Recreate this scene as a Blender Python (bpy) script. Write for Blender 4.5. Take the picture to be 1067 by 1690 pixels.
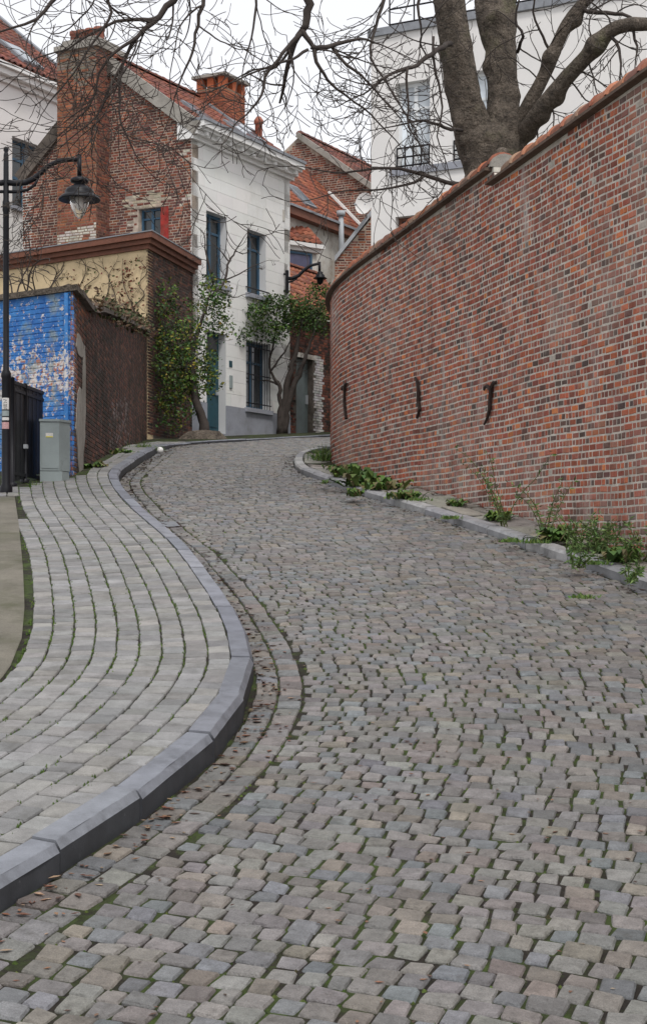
import bpy, math, random
import numpy as np
from mathutils import Vector

for o in list(bpy.data.objects):
    bpy.data.objects.remove(o)
C = bpy.context.scene.collection
SC = bpy.context.scene
rnd = random.Random(7)

# ------------------------------------------------------------------ camera
F, CX, HZ, H = 2600.0, 533.5, 910.0, 2.3      # focal length, centre and horizon in photo pixels; eye height in metres
cam_d = bpy.data.cameras.new('camera')
cam = bpy.data.objects.new('camera', cam_d)
C.objects.link(cam)
cam.location = (0, 0, H)
cam.rotation_euler = (math.radians(90), 0, 0)
cam_d.sensor_fit = 'HORIZONTAL'
cam_d.sensor_width = 36.0
cam_d.lens = 36.0 * F / 1067.0
cam_d.shift_y = (HZ - 845.0) / 1067.0
cam_d.clip_end = 2000
SC.camera = cam

# ------------------------------------------------------------------ world, sun, exposure
SUN_EL, SUN_AZ = math.radians(56), math.radians(165)   # azimuth clockwise from +Y
w = bpy.data.worlds.new('World')
SC.world = w
w.use_nodes = True
nt = w.node_tree
nt.nodes.clear()
sky = nt.nodes.new('ShaderNodeTexSky')
sky.sky_type = 'NISHITA'
sky.sun_disc = False
sky.sun_elevation = SUN_EL
sky.sun_rotation = SUN_AZ
sky.dust_density = 5.0
hs = nt.nodes.new('ShaderNodeHueSaturation')
hs.inputs['Saturation'].default_value = 0.12
mx = nt.nodes.new('ShaderNodeMixRGB')
mx.inputs['Fac'].default_value = 0.82
mx.inputs['Color2'].default_value = (7.6, 7.7, 8.05, 1)
bg = nt.nodes.new('ShaderNodeBackground')
bg.inputs['Strength'].default_value = 0.115
wo = nt.nodes.new('ShaderNodeOutputWorld')
nt.links.new(sky.outputs[0], hs.inputs['Color'])
nt.links.new(hs.outputs[0], mx.inputs['Color1'])
nt.links.new(mx.outputs[0], bg.inputs['Color'])
nt.links.new(bg.outputs[0], wo.inputs['Surface'])

sun_d = bpy.data.lights.new('sun', 'SUN')
sun_d.energy = 1.5
sun_d.angle = math.radians(11)
sun_d.color = (1.0, 0.97, 0.93)
sun = bpy.data.objects.new('sun', sun_d)
C.objects.link(sun)
sd = Vector((math.sin(SUN_AZ) * math.cos(SUN_EL), math.cos(SUN_AZ) * math.cos(SUN_EL), math.sin(SUN_EL)))
sun.rotation_euler = sd.to_track_quat('Z', 'Y').to_euler()
sun.location = sd * 60

SC.view_settings.view_transform = 'Standard'
SC.view_settings.look = 'None'
SC.view_settings.exposure = 0.34
SC.view_settings.gamma = 1.0
SC.cycles.max_bounces = 6

# ------------------------------------------------------------------ terrain profile and pixel helpers
GP = [(-40, -5.2), (-10, -1.6), (0, 0), (5, .815), (10, 1.63), (14, 2.25), (18, 2.82), (23, 3.46), (28, 4.03), (34, 4.66),
      (40, 5.25), (50, 6.1), (60, 6.6), (80, 7.0), (400, 7.0)]
_gx = np.array([p[0] for p in GP], float)
_gy = np.array([p[1] for p in GP], float)
_gm = np.gradient(_gy, _gx)
_gm[-2:] = 0
_tx = np.linspace(-40, 120, 3201)


def _herm(x):
    i = min(max(int(np.searchsorted(_gx, x) - 1), 0), len(_gx) - 2)
    h = _gx[i + 1] - _gx[i]
    t = (x - _gx[i]) / h
    return ((2*t**3 - 3*t*t + 1) * _gy[i] + (t**3 - 2*t*t + t) * h * _gm[i]
            + (-2*t**3 + 3*t*t) * _gy[i+1] + (t**3 - t*t) * h * _gm[i+1])


_ty = np.array([_herm(x) for x in _tx])


def G(y):
    if y <= -40: return -5.2
    if y >= 119: return 7.0
    k = (y + 40) / 0.05
    i = int(k)
    return float(_ty[i] + (_ty[i+1] - _ty[i]) * (k - i))


def at(x, y, Y):
    """photo pixel -> world point at depth Y"""
    return ((x - CX) / F * Y, Y, H + (HZ - y) / F * Y)


def on_ground(x, y, off=0.0):
    """photo pixel -> point of the sloping street surface (raised by off)"""
    lo = 3.0
    Y = 3.0
    while Y < 60:
        if H + (HZ - y) / F * Y <= G(Y) + off:
            break
        Y += 0.02
    return ((x - CX) / F * Y, Y)


def pix(p):
    Y = max(p[1], 0.1)
    return CX + p[0] / Y * F, HZ - (p[2] - H) / Y * F


# ------------------------------------------------------------------ materials
def srgb(r, g, b):
    def f(c):
        c /= 255.0
        return c / 12.92 if c <= 0.04045 else ((c + 0.055) / 1.055) ** 2.4
    return (f(r), f(g), f(b))


def N(t, kind, **kw):
    n = t.nodes.new(kind)
    for k, v in kw.items():
        n.inputs[k].default_value = v
    return n


def noise(t, pos, scale, detail=4, rough=0.6):
    n = t.nodes.new('ShaderNodeTexNoise')
    n.inputs['Scale'].default_value = scale
    n.inputs['Detail'].default_value = detail
    n.inputs['Roughness'].default_value = rough
    t.links.new(pos, n.inputs['Vector'])
    return n.outputs[0]


def ramp(t, fac, stops):
    r = t.nodes.new('ShaderNodeValToRGB')
    el = r.color_ramp.elements
    while len(el) < len(stops):
        el.new(0.5)
    for e, (p, c) in zip(el, stops):
        e.position = p
        e.color = (c, c, c, 1) if not isinstance(c, tuple) else (*c, 1)
    t.links.new(fac, r.inputs[0])
    return r.outputs[0]


def mixc(t, fac, a, b, mode='MIX'):
    m = t.nodes.new('ShaderNodeMixRGB')
    m.blend_type = mode
    for s, v in ((m.inputs[0], fac), (m.inputs[1], a), (m.inputs[2], b)):
        if isinstance(v, (int, float)):
            s.default_value = v
        elif isinstance(v, tuple):
            s.default_value = (*v, 1)
        else:
            t.links.new(v, s)
    return m.outputs[0]


def mat(name, color=None, rough=0.85, var=0.3, scale=6.0, bump=0.3, bscale=40.0, stains=(), spec=0.3, metal=0.0, bdist=0.01, grain=0.25, gscale=120.0):
    """procedural surface: piece colour (attribute Col) or fixed colour, mottling, stains with their own shape, fine relief"""
    m = bpy.data.materials.new(name)
    m.use_nodes = True
    t = m.node_tree
    b = t.nodes['Principled BSDF']
    geo = t.nodes.new('ShaderNodeNewGeometry')
    pos = geo.outputs['Position']
    if color is None:
        a = t.nodes.new('ShaderNodeAttribute')
        a.attribute_name = 'Col'
        col = a.outputs['Color']
    else:
        rgb = t.nodes.new('ShaderNodeRGB')
        rgb.outputs[0].default_value = (*color, 1)
        col = rgb.outputs[0]
    v = ramp(t, noise(t, pos, scale, 5, 0.65), [(0.3, 1 - var), (0.7, 1 + var)])
    col = mixc(t, 1.0, col, v, 'MULTIPLY')
    if grain:
        g = ramp(t, noise(t, pos, gscale, 3, 0.7), [(0.3, 1 - grain), (0.7, 1 + grain)])
        col = mixc(t, 1.0, col, g, 'MULTIPLY')
    for (sc, ssc, lo, hi, amt, *zs) in stains:
        sp = pos
        if zs:                      # run-off streaks, drawn out downwards
            vm = t.nodes.new('ShaderNodeVectorMath')
            vm.operation = 'MULTIPLY'
            vm.inputs[1].default_value = (1, 1, zs[0])
            t.links.new(pos, vm.inputs[0])
            sp = vm.outputs[0]
        f = ramp(t, noise(t, sp, ssc, 6, 0.7), [(lo, 0.0), (hi, amt)])
        col = mixc(t, f, col, sc)
    t.links.new(col, b.inputs['Base Color'])
    b.inputs['Roughness'].default_value = rough
    b.inputs['Specular IOR Level'].default_value = spec
    b.inputs['Metallic'].default_value = metal
    if bump:
        bn = t.nodes.new('ShaderNodeBump')
        bn.inputs['Strength'].default_value = bump
        bn.inputs['Distance'].default_value = bdist
        t.links.new(noise(t, pos, bscale, 6, 0.65), bn.inputs['Height'])
        t.links.new(bn.outputs[0], b.inputs['Normal'])
    return m


M = {}
M['cobble'] = mat('cobble', rough=0.55, var=0.26, scale=16, bump=0.9, bscale=38, bdist=0.016, grain=0.3, gscale=190, spec=0.45,
                  stains=[((.045, .04, .03), 9, .55, .72, .55), ((.05, .046, .042), 38, .58, .70, .4), ((.30, .29, .28), 27, .64, .74, .3)])
M['paver'] = mat('paver', rough=0.72, var=0.2, scale=9, bump=0.6, bscale=60, bdist=0.008, grain=0.26, gscale=220,
                 stains=[((.06, .056, .045), 3.5, .52, .72, .5), ((.05, .047, .04), 50, .62, .72, .45)])
M['kerb'] = mat('kerb', rough=0.62, var=0.22, scale=6, bump=0.3, bscale=90, bdist=0.004, grain=0.15, gscale=300,
                stains=[((.03, .03, .033), 4, .5, .75, .6), ((.32, .32, .33), 14, .66, .76, .35)])
M['soil'] = mat('soil', (.024, .019, .015), 0.95, 0.5, 14, 0.9, 60, bdist=0.02, stains=[((.045, .07, .014), 2.2, .46, .58, .8), ((.065, .10, .02), 9, .52, .64, .75), ((.018, .014, .011), 6, .52, .64, .85)])
M['ground'] = mat('ground', (.10, .09, .07), 0.95, 0.3, 3, 0.5, 30, stains=[((.05, .075, .02), 1.1, .5, .65, .7)])
M['moss'] = mat('moss', None, 0.95, 0.4, 40, 0.9, 200, grain=0.4, bdist=0.01)
M['concrete'] = mat('concrete', (.22, .205, .17), 0.9, 0.2, 2.5, 0.4, 90, stains=[((.10, .105, .06), 1.2, .48, .66, .75), ((.08, .07, .06), 6, .6, .75, .4)])
M['brick'] = mat('brick', None, 0.9, 0.22, 25, 0.6, 90, bdist=0.006, grain=0.25, gscale=180,
                 stains=[((.38, .34, .32), 1.6, .56, .74, .42), ((.07, .045, .04), 1.1, .57, .72, .35), ((.5, .47, .44), 22, .69, .78, .6), ((.46, .43, .41), 2.6, .57, .70, .6, .22), ((.06, .04, .034), 1.9, .57, .70, .45, .14), ((.46, .36, .31), .55, .50, .66, .40)])
M['mortar'] = mat('mortar', (.54, .49, .43), 0.95, 0.25, 7, 0.6, 80, bdist=0.008,
                  stains=[((.2, .175, .15), 1.3, .54, .70, .5), ((.14, .115, .10), 1.9, .56, .70, .5, .14)])
M['brick_old'] = mat('brick_old', None, 0.92, 0.28, 20, 0.7, 60, bdist=0.008, grain=0.3, gscale=120,
                     stains=[((.32, .25, .2), 1.2, .64, .76, .25), ((.04, .026, .022), .8, .54, .72, .5)])
M['mortar_old'] = mat('mortar_old', (.38, .31, .25), 0.95, 0.35, 5, 0.7, 40, bdist=0.01, stains=[((.07, .055, .05), .9, .5, .68, .75)])
M['mortar_mid'] = mat('mortar_mid', (.2, .13, .09), 0.95, 0.35, 5, 0.7, 40, bdist=0.01, stains=[((.36, .3, .25), 1.4, .58, .7, .6)])
M['brick_dark'] = mat('brick_dark', None, 0.92, 0.35, 9, 0.8, 50, bdist=0.01, grain=0.3, gscale=120,
                      stains=[((.018, .016, .012), 1.0, .46, .64, .75), ((.26, .22, .2), 2.3, .66, .76, .5)])
M['mortar_dark'] = mat('mortar_dark', (.12, .10, .085), 0.95, 0.4, 5, 0.8, 40, bdist=0.012, stains=[((.025, .022, .016), 1.0, .46, .64, .7)])
M['stucco'] = mat('stucco', None, 0.85, 0.05, 1.2, 0.15, 60, bdist=0.003, grain=0.05, stains=[((.45, .43, .37), .9, .58, .8, .45)])
M['white_render'] = mat('white_render', (.72, .70, .68), 0.85, 0.04, .5, 0.15, 50, bdist=0.004, grain=0.04, stains=[((.52, .50, .46), .5, .55, .8, .4)])
M['cream_render'] = mat('cream_render', (.60, .47, .29), 0.9, 0.14, 2, 0.4, 30, bdist=0.01, grain=0.1, stains=[((.25, .2, .13), 1.1, .56, .74, .6)])
M['stained_render'] = mat('stained_render', (.5, .48, .44), 0.9, 0.2, 2, 0.3, 30, stains=[((.25, .2, .15), .9, .48, .65, .8)])
M['white_paint'] = mat('white_paint', (.72, .71, .69), 0.6, 0.08, 3, 0.1, 60, grain=0.05, stains=[((.25, .24, .22), 3, .62, .8, .6)])
M['brown_paint'] = mat('brown_paint', (.17, .07, .045), 0.7, 0.2, 5, 0.2, 60, stains=[((.07, .05, .045), 4, .55, .75, .6)])
M['blue_frame'] = mat('blue_frame', (.045, .10, .16), 0.5, 0.15, 6, 0.1, 60, grain=0.1)
M['teal_door'] = mat('teal_door', (.02, .065, .085), 0.45, 0.15, 5, 0.1, 60, grain=0.1)
M['grey_door'] = mat('grey_door', (.14, .17, .17), 0.5, 0.12, 4, 0.1, 60, grain=0.08)
M['red_paint'] = mat('red_paint', (.27, .028, .022), 0.8, 0.35, 8, 0.5, 40, stains=[((.16, .07, .05), 5, .52, .64, .7)])
M['pale_frame'] = mat('pale_frame', (.72, .74, .75), 0.5, 0.05, 4, 0.0, grain=0.03)
M['tile'] = mat('tile', None, 0.85, 0.3, 12, 0.5, 60, bdist=0.006, grain=0.25, stains=[((.09, .07, .055), 1.3, .52, .7, .6), ((.16, .15, .06), 2.2, .64, .76, .4)])
M['lead'] = mat('lead', (.22, .23, .25), 0.55, 0.2, 5, 0.2, 40, grain=0.1)
M['cement'] = mat('cement', (.30, .28, .25), 0.95, 0.3, 4, 0.6, 40, bdist=0.01, stains=[((.07, .065, .05), 2, .5, .7, .7)])
M['black_metal'] = mat('black_metal', (.008, .008, .011), 0.45, 0.2, 8, 0.1, 120, spec=0.25, grain=0.1)
M['iron'] = mat('iron', (.035, .022, .018), 0.8, 0.3, 20, 0.4, 120)
M['cabinet'] = mat('cabinet', (.27, .31, .31), 0.6, 0.08, 4, 0.05, 120, grain=0.05, stains=[((.12, .12, .11), 5, .62, .8, .6)])
M['yellow'] = mat('yellow', (.6, .55, .08), 0.6, 0.05, 8, 0, grain=0.05)
M['paper'] = mat('paper', (.62, .6, .58), 0.7, 0.1, 40, 0, grain=0.15)
M['pink_paper'] = mat('pink_paper', (.5, .3, .3), 0.7, 0.2, 40, 0, grain=0.3)
M['ink'] = mat('ink', (.01, .01, .01), 0.7, 0.1, 40, 0, grain=0.1)
M['bark'] = mat('bark', (.165, .135, .108), 0.95, 0.45, 6, 1.0, 17, bdist=0.13, grain=0.5, gscale=45,
                stains=[((.085, .095, .035), 1.5, .55, .7, .75), ((.035, .03, .025), 7, .5, .68, .7)])
M['twig'] = mat('twig', (.05, .04, .035), 0.9, 0.25, 8, 0.3, 60, stains=[((.13, .12, .10), 2.5, .58, .72, .5)])
M['leaf'] = mat('leaf', None, 0.6, 0.2, 12, 0.1, 60, grain=0.15, spec=0.35)
M['grey_pipe'] = mat('grey_pipe', (.36, .38, .40), 0.5, 0.1, 5, 0.05, 60, grain=0.05)
M['plastic_white'] = mat('plastic_white', (.75, .74, .72), 0.5, 0.05, 20, 0, grain=0.05)
M['plinth'] = mat('plinth', (.30, .31, .35), 0.8, 0.12, 3, 0.3, 40, grain=0.1, stains=[((.13, .13, .13), 1.5, .52, .7, .6)])


def glass_mat(name, col, rough=0.08, spec=0.6):
    m = bpy.data.materials.new(name)
    m.use_nodes = True
    b = m.node_tree.nodes['Principled BSDF']
    t = m.node_tree
    geo = t.nodes.new('ShaderNodeNewGeometry')
    c = ramp(t, noise(t, geo.outputs['Position'], 1.2, 3), [(.35, tuple(x * .7 for x in col)), (.7, tuple(min(1, x * 1.3) for x in col))])
    t.links.new(c, b.inputs['Base Color'])
    b.inputs['Roughness'].default_value = rough
    b.inputs['Specular IOR Level'].default_value = spec
    return m


M['glass_dark'] = glass_mat('glass_dark', (.025, .03, .033))
M['glass_pale'] = glass_mat('glass_pale', (.68, .73, .78), 0.2, .3)
M['glass_sky'] = glass_mat('glass_sky', (.16, .19, .22), 0.05, 0.9)
gl = bpy.data.materials.new('lamp_glass')
gl.use_nodes = True
_b = gl.node_tree.nodes['Principled BSDF']
_b.inputs['Base Color'].default_value = (.9, .88, .86, 1)
_b.inputs['Roughness'].default_value = 0.12
_b.inputs['Transmission Weight'].default_value = 0.8
_b.inputs['IOR'].default_value = 1.1
M['lamp_glass'] = gl


def peeling_blue():
    m = bpy.data.materials.new('peeling_blue')
    m.use_nodes = True
    t = m.node_tree
    b = t.nodes['Principled BSDF']
    geo = t.nodes.new('ShaderNodeNewGeometry')
    pos = geo.outputs['Position']
    a = t.nodes.new('ShaderNodeAttribute')
    a.attribute_name = 'Col'
    blue = mixc(t, ramp(t, noise(t, pos, 5, 4), [(.35, 0.0), (.7, 1.0)]), (.014, .105, .36), (.05, .23, .55))
    under = mixc(t, ramp(t, noise(t, pos, 17, 3), [(.42, 0.0), (.5, 1.0)]), a.outputs['Color'], (.62, .58, .56))
    # worn belt of paint at chest height plus scattered chips
    sep = t.nodes.new('ShaderNodeSeparateXYZ')
    t.links.new(pos, sep.inputs[0])
    belt = ramp(t, sep.outputs['Z'], [(0, 0.0), (1, 1.0)])
    mr = t.nodes.new('ShaderNodeMapRange')
    mr.inputs[1].default_value = 4.15
    mr.inputs[2].default_value = 4.55
    t.links.new(sep.outputs['Z'], mr.inputs[0])
    mr2 = t.nodes.new('ShaderNodeMapRange')
    mr2.inputs[1].default_value = 5.15
    mr2.inputs[2].default_value = 4.75
    t.links.new(sep.outputs['Z'], mr2.inputs[0])
    ml = t.nodes.new('ShaderNodeMath')
    ml.operation = 'MULTIPLY'
    t.links.new(mr.outputs[0], ml.inputs[0])
    t.links.new(mr2.outputs[0], ml.inputs[1])
    ma = t.nodes.new('ShaderNodeMath')
    ma.operation = 'MULTIPLY_ADD'
    ma.inputs[1].default_value = 0.13
    t.links.new(ml.outputs[0], ma.inputs[0])
    t.links.new(noise(t, pos, 13, 5, 0.75), ma.inputs[2])
    chip = ramp(t, ma.outputs[0], [(.585, 0.0), (.61, 1.0)])
    col = mixc(t, chip, blue, under)
    grey = ramp(t, noise(t, pos, 2.6, 5), [(.55, 0.0), (.66, .75)])
    col = mixc(t, grey, col, (.22, .27, .27))
    t.links.new(col, b.inputs['Base Color'])
    b.inputs['Roughness'].default_value = 0.7
    bn = t.nodes.new('ShaderNodeBump')
    bn.inputs['Strength'].default_value = 0.6
    bn.inputs['Distance'].default_value = 0.01
    t.links.new(noise(t, pos, 40, 6), bn.inputs['Height'])
    t.links.new(bn.outputs[0], b.inputs['Normal'])
    return m


M['peeling_blue'] = peeling_blue()


# ------------------------------------------------------------------ mesh helpers
class MB:
    def __init__(s):
        s.v, s.f, s.c = [], [], []

    def add(s, v, f, c=(.5, .5, .5)):
        b = len(s.v)
        s.v.extend([tuple(p) for p in v])
        s.f.extend([tuple(i + b for i in q) for q in f])
        s.c.extend([c] * len(v))

    def box8(s, p, c=(.5, .5, .5)):
        """p: 4 bottom points then 4 top points, same turn"""
        s.add(p, [(3, 2, 1, 0), (4, 5, 6, 7), (0, 1, 5, 4), (1, 2, 6, 5), (2, 3, 7, 6), (3, 0, 4, 7)], c)

    def box(s, x0, x1, y0, y1, z0, z1, c=(.5, .5, .5)):
        s.box8([(x0, y0, z0), (x1, y0, z0), (x1, y1, z0), (x0, y1, z0), (x0, y0, z1), (x1, y0, z1), (x1, y1, z1), (x0, y1, z1)], c)

    def tube(s, pts, rad, sides=6, c=(.5, .5, .5), cap=True):
        pts = [Vector(p) for p in pts]
        n = len(pts)
        if n < 2: return
        t0 = (pts[1] - pts[0]).normalized()
        a = Vector((0, 0, 1)) if abs(t0.z) < 0.9 else Vector((1, 0, 0))
        u = t0.cross(a).normalized()
        v, f = [], []
        for i, p in enumerate(pts):
            t = (pts[min(i + 1, n - 1)] - pts[max(i - 1, 0)]).normalized()
            u = (u - t * u.dot(t))
            if u.length < 1e-6: u = t.orthogonal()
            u.normalize()
            q = t.cross(u)
            r = rad[i] if isinstance(rad, (list, tuple)) else rad
            for k in range(sides):
                th = 2 * math.pi * k / sides
                v.append(tuple(p + u * (r * math.cos(th)) + q * (r * math.sin(th))))
        for i in range(n - 1):
            for k in range(sides):
                k2 = (k + 1) % sides
                f.append((i * sides + k, i * sides + k2, (i + 1) * sides + k2, (i + 1) * sides + k))
        if cap:
            f.append(tuple(range(sides))[::-1])
            f.append(tuple(range((n - 1) * sides, n * sides)))
        s.add(v, f, c)

    def lathe(s, base, prof, sides=20, c=(.5, .5, .5)):
        """prof: list of (r, z) about a vertical axis at base"""
        v, f = [], []
        for (r, z) in prof:
            for k in range(sides):
                th = 2 * math.pi * k / sides
                v.append((base[0] + r * math.cos(th), base[1] + r * math.sin(th), base[2] + z))
        for i in range(len(prof) - 1):
            for k in range(sides):
                k2 = (k + 1) % sides
                f.append((i * sides + k, i * sides + k2, (i + 1) * sides + k2, (i + 1) * sides + k))
        s.add(v, f, c)

    def build(s, name, m, parent=None, smooth=False, kind=None):
        return link(name, s.v, s.f, s.c, m, parent, smooth, kind)


def link(name, v, f, c, m, parent=None, smooth=False, kind=None, loc=None):
    me = bpy.data.meshes.new(name)
    if loc is not None:
        v = [(p[0] - loc[0], p[1] - loc[1], p[2] - loc[2]) for p in v]
    me.from_pydata(v, [], f)
    at_ = me.attributes.new('Col', 'FLOAT_COLOR', 'POINT')
    arr = np.ones((len(v), 4), dtype=np.float32)
    if len(v):
        arr[:, :3] = np.array(c, dtype=np.float32)
    at_.data.foreach_set('color', arr.ravel())
    me.materials.append(M[m] if isinstance(m, str) else m)
    if smooth:
        me.polygons.foreach_set('use_smooth', [True] * len(me.polygons))
    o = bpy.data.objects.new(name, me)
    C.objects.link(o)
    if loc is not None: o.location = loc
    if parent is not None: o.parent = parent
    if kind: o['kind'] = kind
    return o


def empty(name, label, cat, loc=(0, 0, 0), group=None, kind=None):
    o = bpy.data.objects.new(name, None)
    C.objects.link(o)
    tag(o, label, cat, group)
    return o


def tag(o, label, cat=None, group=None, kind=None):
    o['label'] = label
    if cat: o['category'] = cat
    if group: o['group'] = group
    if kind: o['kind'] = kind
    return o


def emit(pieces, parent, name, stuff_name, m, limit=300, smooth=False):
    """the pieces that show largest become objects of their own; the rest one mass"""
    sc = []
    for i, (v, f, c) in enumerate(pieces):
        n = len(v)
        cx = sum(p[0] for p in v) / n
        cy = sum(p[1] for p in v) / n
        cz = sum(p[2] for p in v) / n
        x, y = pix((cx, cy, cz))
        xs, ys = zip(*[pix(p) for p in v])
        area = (max(xs) - min(xs)) * (max(ys) - min(ys))
        if not (2 < x < 1065 and 2 < y < 1688) or cy < 1: area = -1
        sc.append((area, i, (cx, cy, cz)))
    sc.sort(key=lambda q: -q[0])
    rest = MB()
    for k, (a, i, ctr) in enumerate(sc):
        v, f, c = pieces[i]
        if k < limit and a > 0:
            link(name, v, f, [c] * len(v), m, parent, smooth, None, ctr)
        else:
            rest.add(v, f, c)
    if rest.v:
        rest.build(stuff_name, m, parent, smooth, 'stuff')


def spline(pts, step=0.05):
    """Catmull-Rom through plan points, resampled at even arc length -> array of (x, y)"""
    P = [np.array(p, float) for p in pts]
    P = [2 * P[0] - P[1]] + P + [2 * P[-1] - P[-2]]
    out = []
    for i in range(1, len(P) - 2):
        a, b, c, d = P[i-1], P[i], P[i+1], P[i+2]
        for t in np.linspace(0, 1, 40, endpoint=False):
            out.append(.5 * ((2*b) + (-a + c)*t + (2*a - 5*b + 4*c - d)*t*t + (-a + 3*b - 3*c + d)*t**3))
    out.append(P[-2])
    out = np.array(out)
    s = np.concatenate([[0], np.cumsum(np.hypot(*np.diff(out, axis=0).T))])
    n = int(s[-1] / step) + 1
    ss = np.linspace(0, s[-1], n)
    return np.stack([np.interp(ss, s, out[:, 0]), np.interp(ss, s, out[:, 1])], 1)


class Curve:
    """a plan curve by arc length, with a left-hand normal"""
    def __init__(self, pts, step=0.05, smooth=0):
        self.p = spline(pts, step)
        for _ in range(smooth):
            q = self.p.copy()
            q[1:-1] = (self.p[:-2] + 2 * self.p[1:-1] + self.p[2:]) / 4
            self.p = q
        d = np.hypot(*np.diff(self.p, axis=0).T)
        self.s = np.concatenate([[0], np.cumsum(d)])
        self.L = float(self.s[-1])
        t = np.gradient(self.p, axis=0)
        self.t = t / np.maximum(np.hypot(t[:, 0], t[:, 1]), 1e-9)[:, None]

    def at(self, s):
        i = np.interp(s, self.s, np.arange(len(self.s)))
        k = min(int(i), len(self.s) - 2)
        a = i - k
        p = self.p[k] * (1 - a) + self.p[k+1] * a
        t = self.t[k] * (1 - a) + self.t[k+1] * a
        return p, t

    def off(self, s, d):
        """point at arc length s, d to the left of travel"""
        p, t = self.at(s)
        return p[0] - t[1] * d, p[1] + t[0] * d

    def x_at(self, y):
        return float(np.interp(y, self.p[:, 1], self.p[:, 0]))


def jit(a):
    return rnd.uniform(-a, a)


def vary(c, a=0.15, h=0.05):
    k = 1 + jit(a)
    return tuple(max(0.003, x * k * (1 + jit(h))) for x in c)


# ------------------------------------------------------------------ plan curves, read off the photograph and laid on the slope
LK_PX = [(0, 1510), (157, 1410), (273, 1326), (354, 1252), (405, 1180), (420, 1134), (416, 1099), (395, 1043), (349, 972), (304, 917), (253, 871),
         (223, 843), (200, 812), (197, 793), (218, 774), (253, 751), (273, 742)]
lk = [on_ground(x, y) for x, y in LK_PX]
lk = [(lk[0][0] - 1.05, lk[0][1] - 2.2), (lk[0][0] - .5, lk[0][1] - 1.15)] + lk + [(-2.75, 32.4), (-2.2, 33.7), (-1.2, 35.6), (0, 37.9), (1.3, 40.6), (3, 44)]
LK = Curve(lk, 0.05, 25)
RK_PX = [(1067, 973), (958, 935), (797, 880), (681, 842), (595, 817), (536, 795), (496, 781), (485, 766), (495, 752), (530, 744)]
rk = [on_ground(x, y) for x, y in RK_PX]
d0 = (rk[0][0] - rk[1][0], rk[0][1] - rk[1][1])
rk = [(rk[0][0] + .29 * 8, rk[0][1] - 8), (rk[0][0] + .285 * 4, rk[0][1] - 4)] + rk + [(.9, 31.6), (2.2, 33.6), (4, 36.5)]
RK = Curve(rk, 0.05, 12)
BW = Curve([(5.2, 4.2), (3.83, 9.3), (2.75, 13.4), (1.80, 17.0), (1.10, 19.7), (.40, 22.4), (.15, 24.0), (.125, 25.4), (.32, 27.0), (.95, 28.7), (2.0, 30.3), (3.8, 32.3)], 0.05, 20)
KH_L, KW, KH_R = 0.13, 0.132, 0.08
LWX = lambda y: -3.29 - .043 * (y - 20.7)       # plan line of the old wall on the left

# ------------------------------------------------------------------ ground sheet
mb = MB()
xs = list(range(-160, -10, 15)) + list(range(-10, 11, 2)) + list(range(25, 176, 15))
ys = [-40, -30, -20, -10, -5] + list(range(0, 60, 2)) + list(range(60, 420, 20))
v = [(x, y, G(y) - 0.25) for y in ys for x in xs]
f = []
nx = len(xs)
for j in range(len(ys) - 1):
    for i in range(nx - 1):
        f.append((j*nx + i, j*nx + i + 1, (j+1)*nx + i + 1, (j+1)*nx + i))
mb.add(v, f)
tag(mb.build('ground', 'ground', None, True), 'earth ground under and around the sloping street', None, None, 'structure')

# ------------------------------------------------------------------ road: bed, setts, gutter
zroad = lambda x, y: G(y) + .012 * math.sin(x * 1.7 + y * .6) * .6 + .006 * math.sin(x * 3.1 - y * 2.3)
mb = MB()
rows = []
yy = 2.0
n_cross = 26
while yy < 45:
    xl = LK.x_at(yy) - .06 if yy < 32 else -3.0
    xr = RK.x_at(yy) - .02 if yy < 29 else 6.0
    if yy < LK.p[0][1]: xl = lk[0][0] - .5
    rows.append([(xl + (xr - xl) * k / n_cross, yy, zroad(xl + (xr - xl) * k / n_cross, yy) - .0105) for k in range(n_cross + 1)])
    yy += 0.2
v = [p for r in rows for p in r]
f = []
for j in range(len(rows) - 1):
    for k in range(n_cross):
        a = j * (n_cross + 1) + k
        f.append((a, a + 1, a + n_cross + 2, a + n_cross + 1))
mb.add(v, f)
road = mb.build('road', 'soil', None, True)
tag(road, 'steep cobbled street winding up between kerbs, mossy joints', None, None, 'structure')


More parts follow.
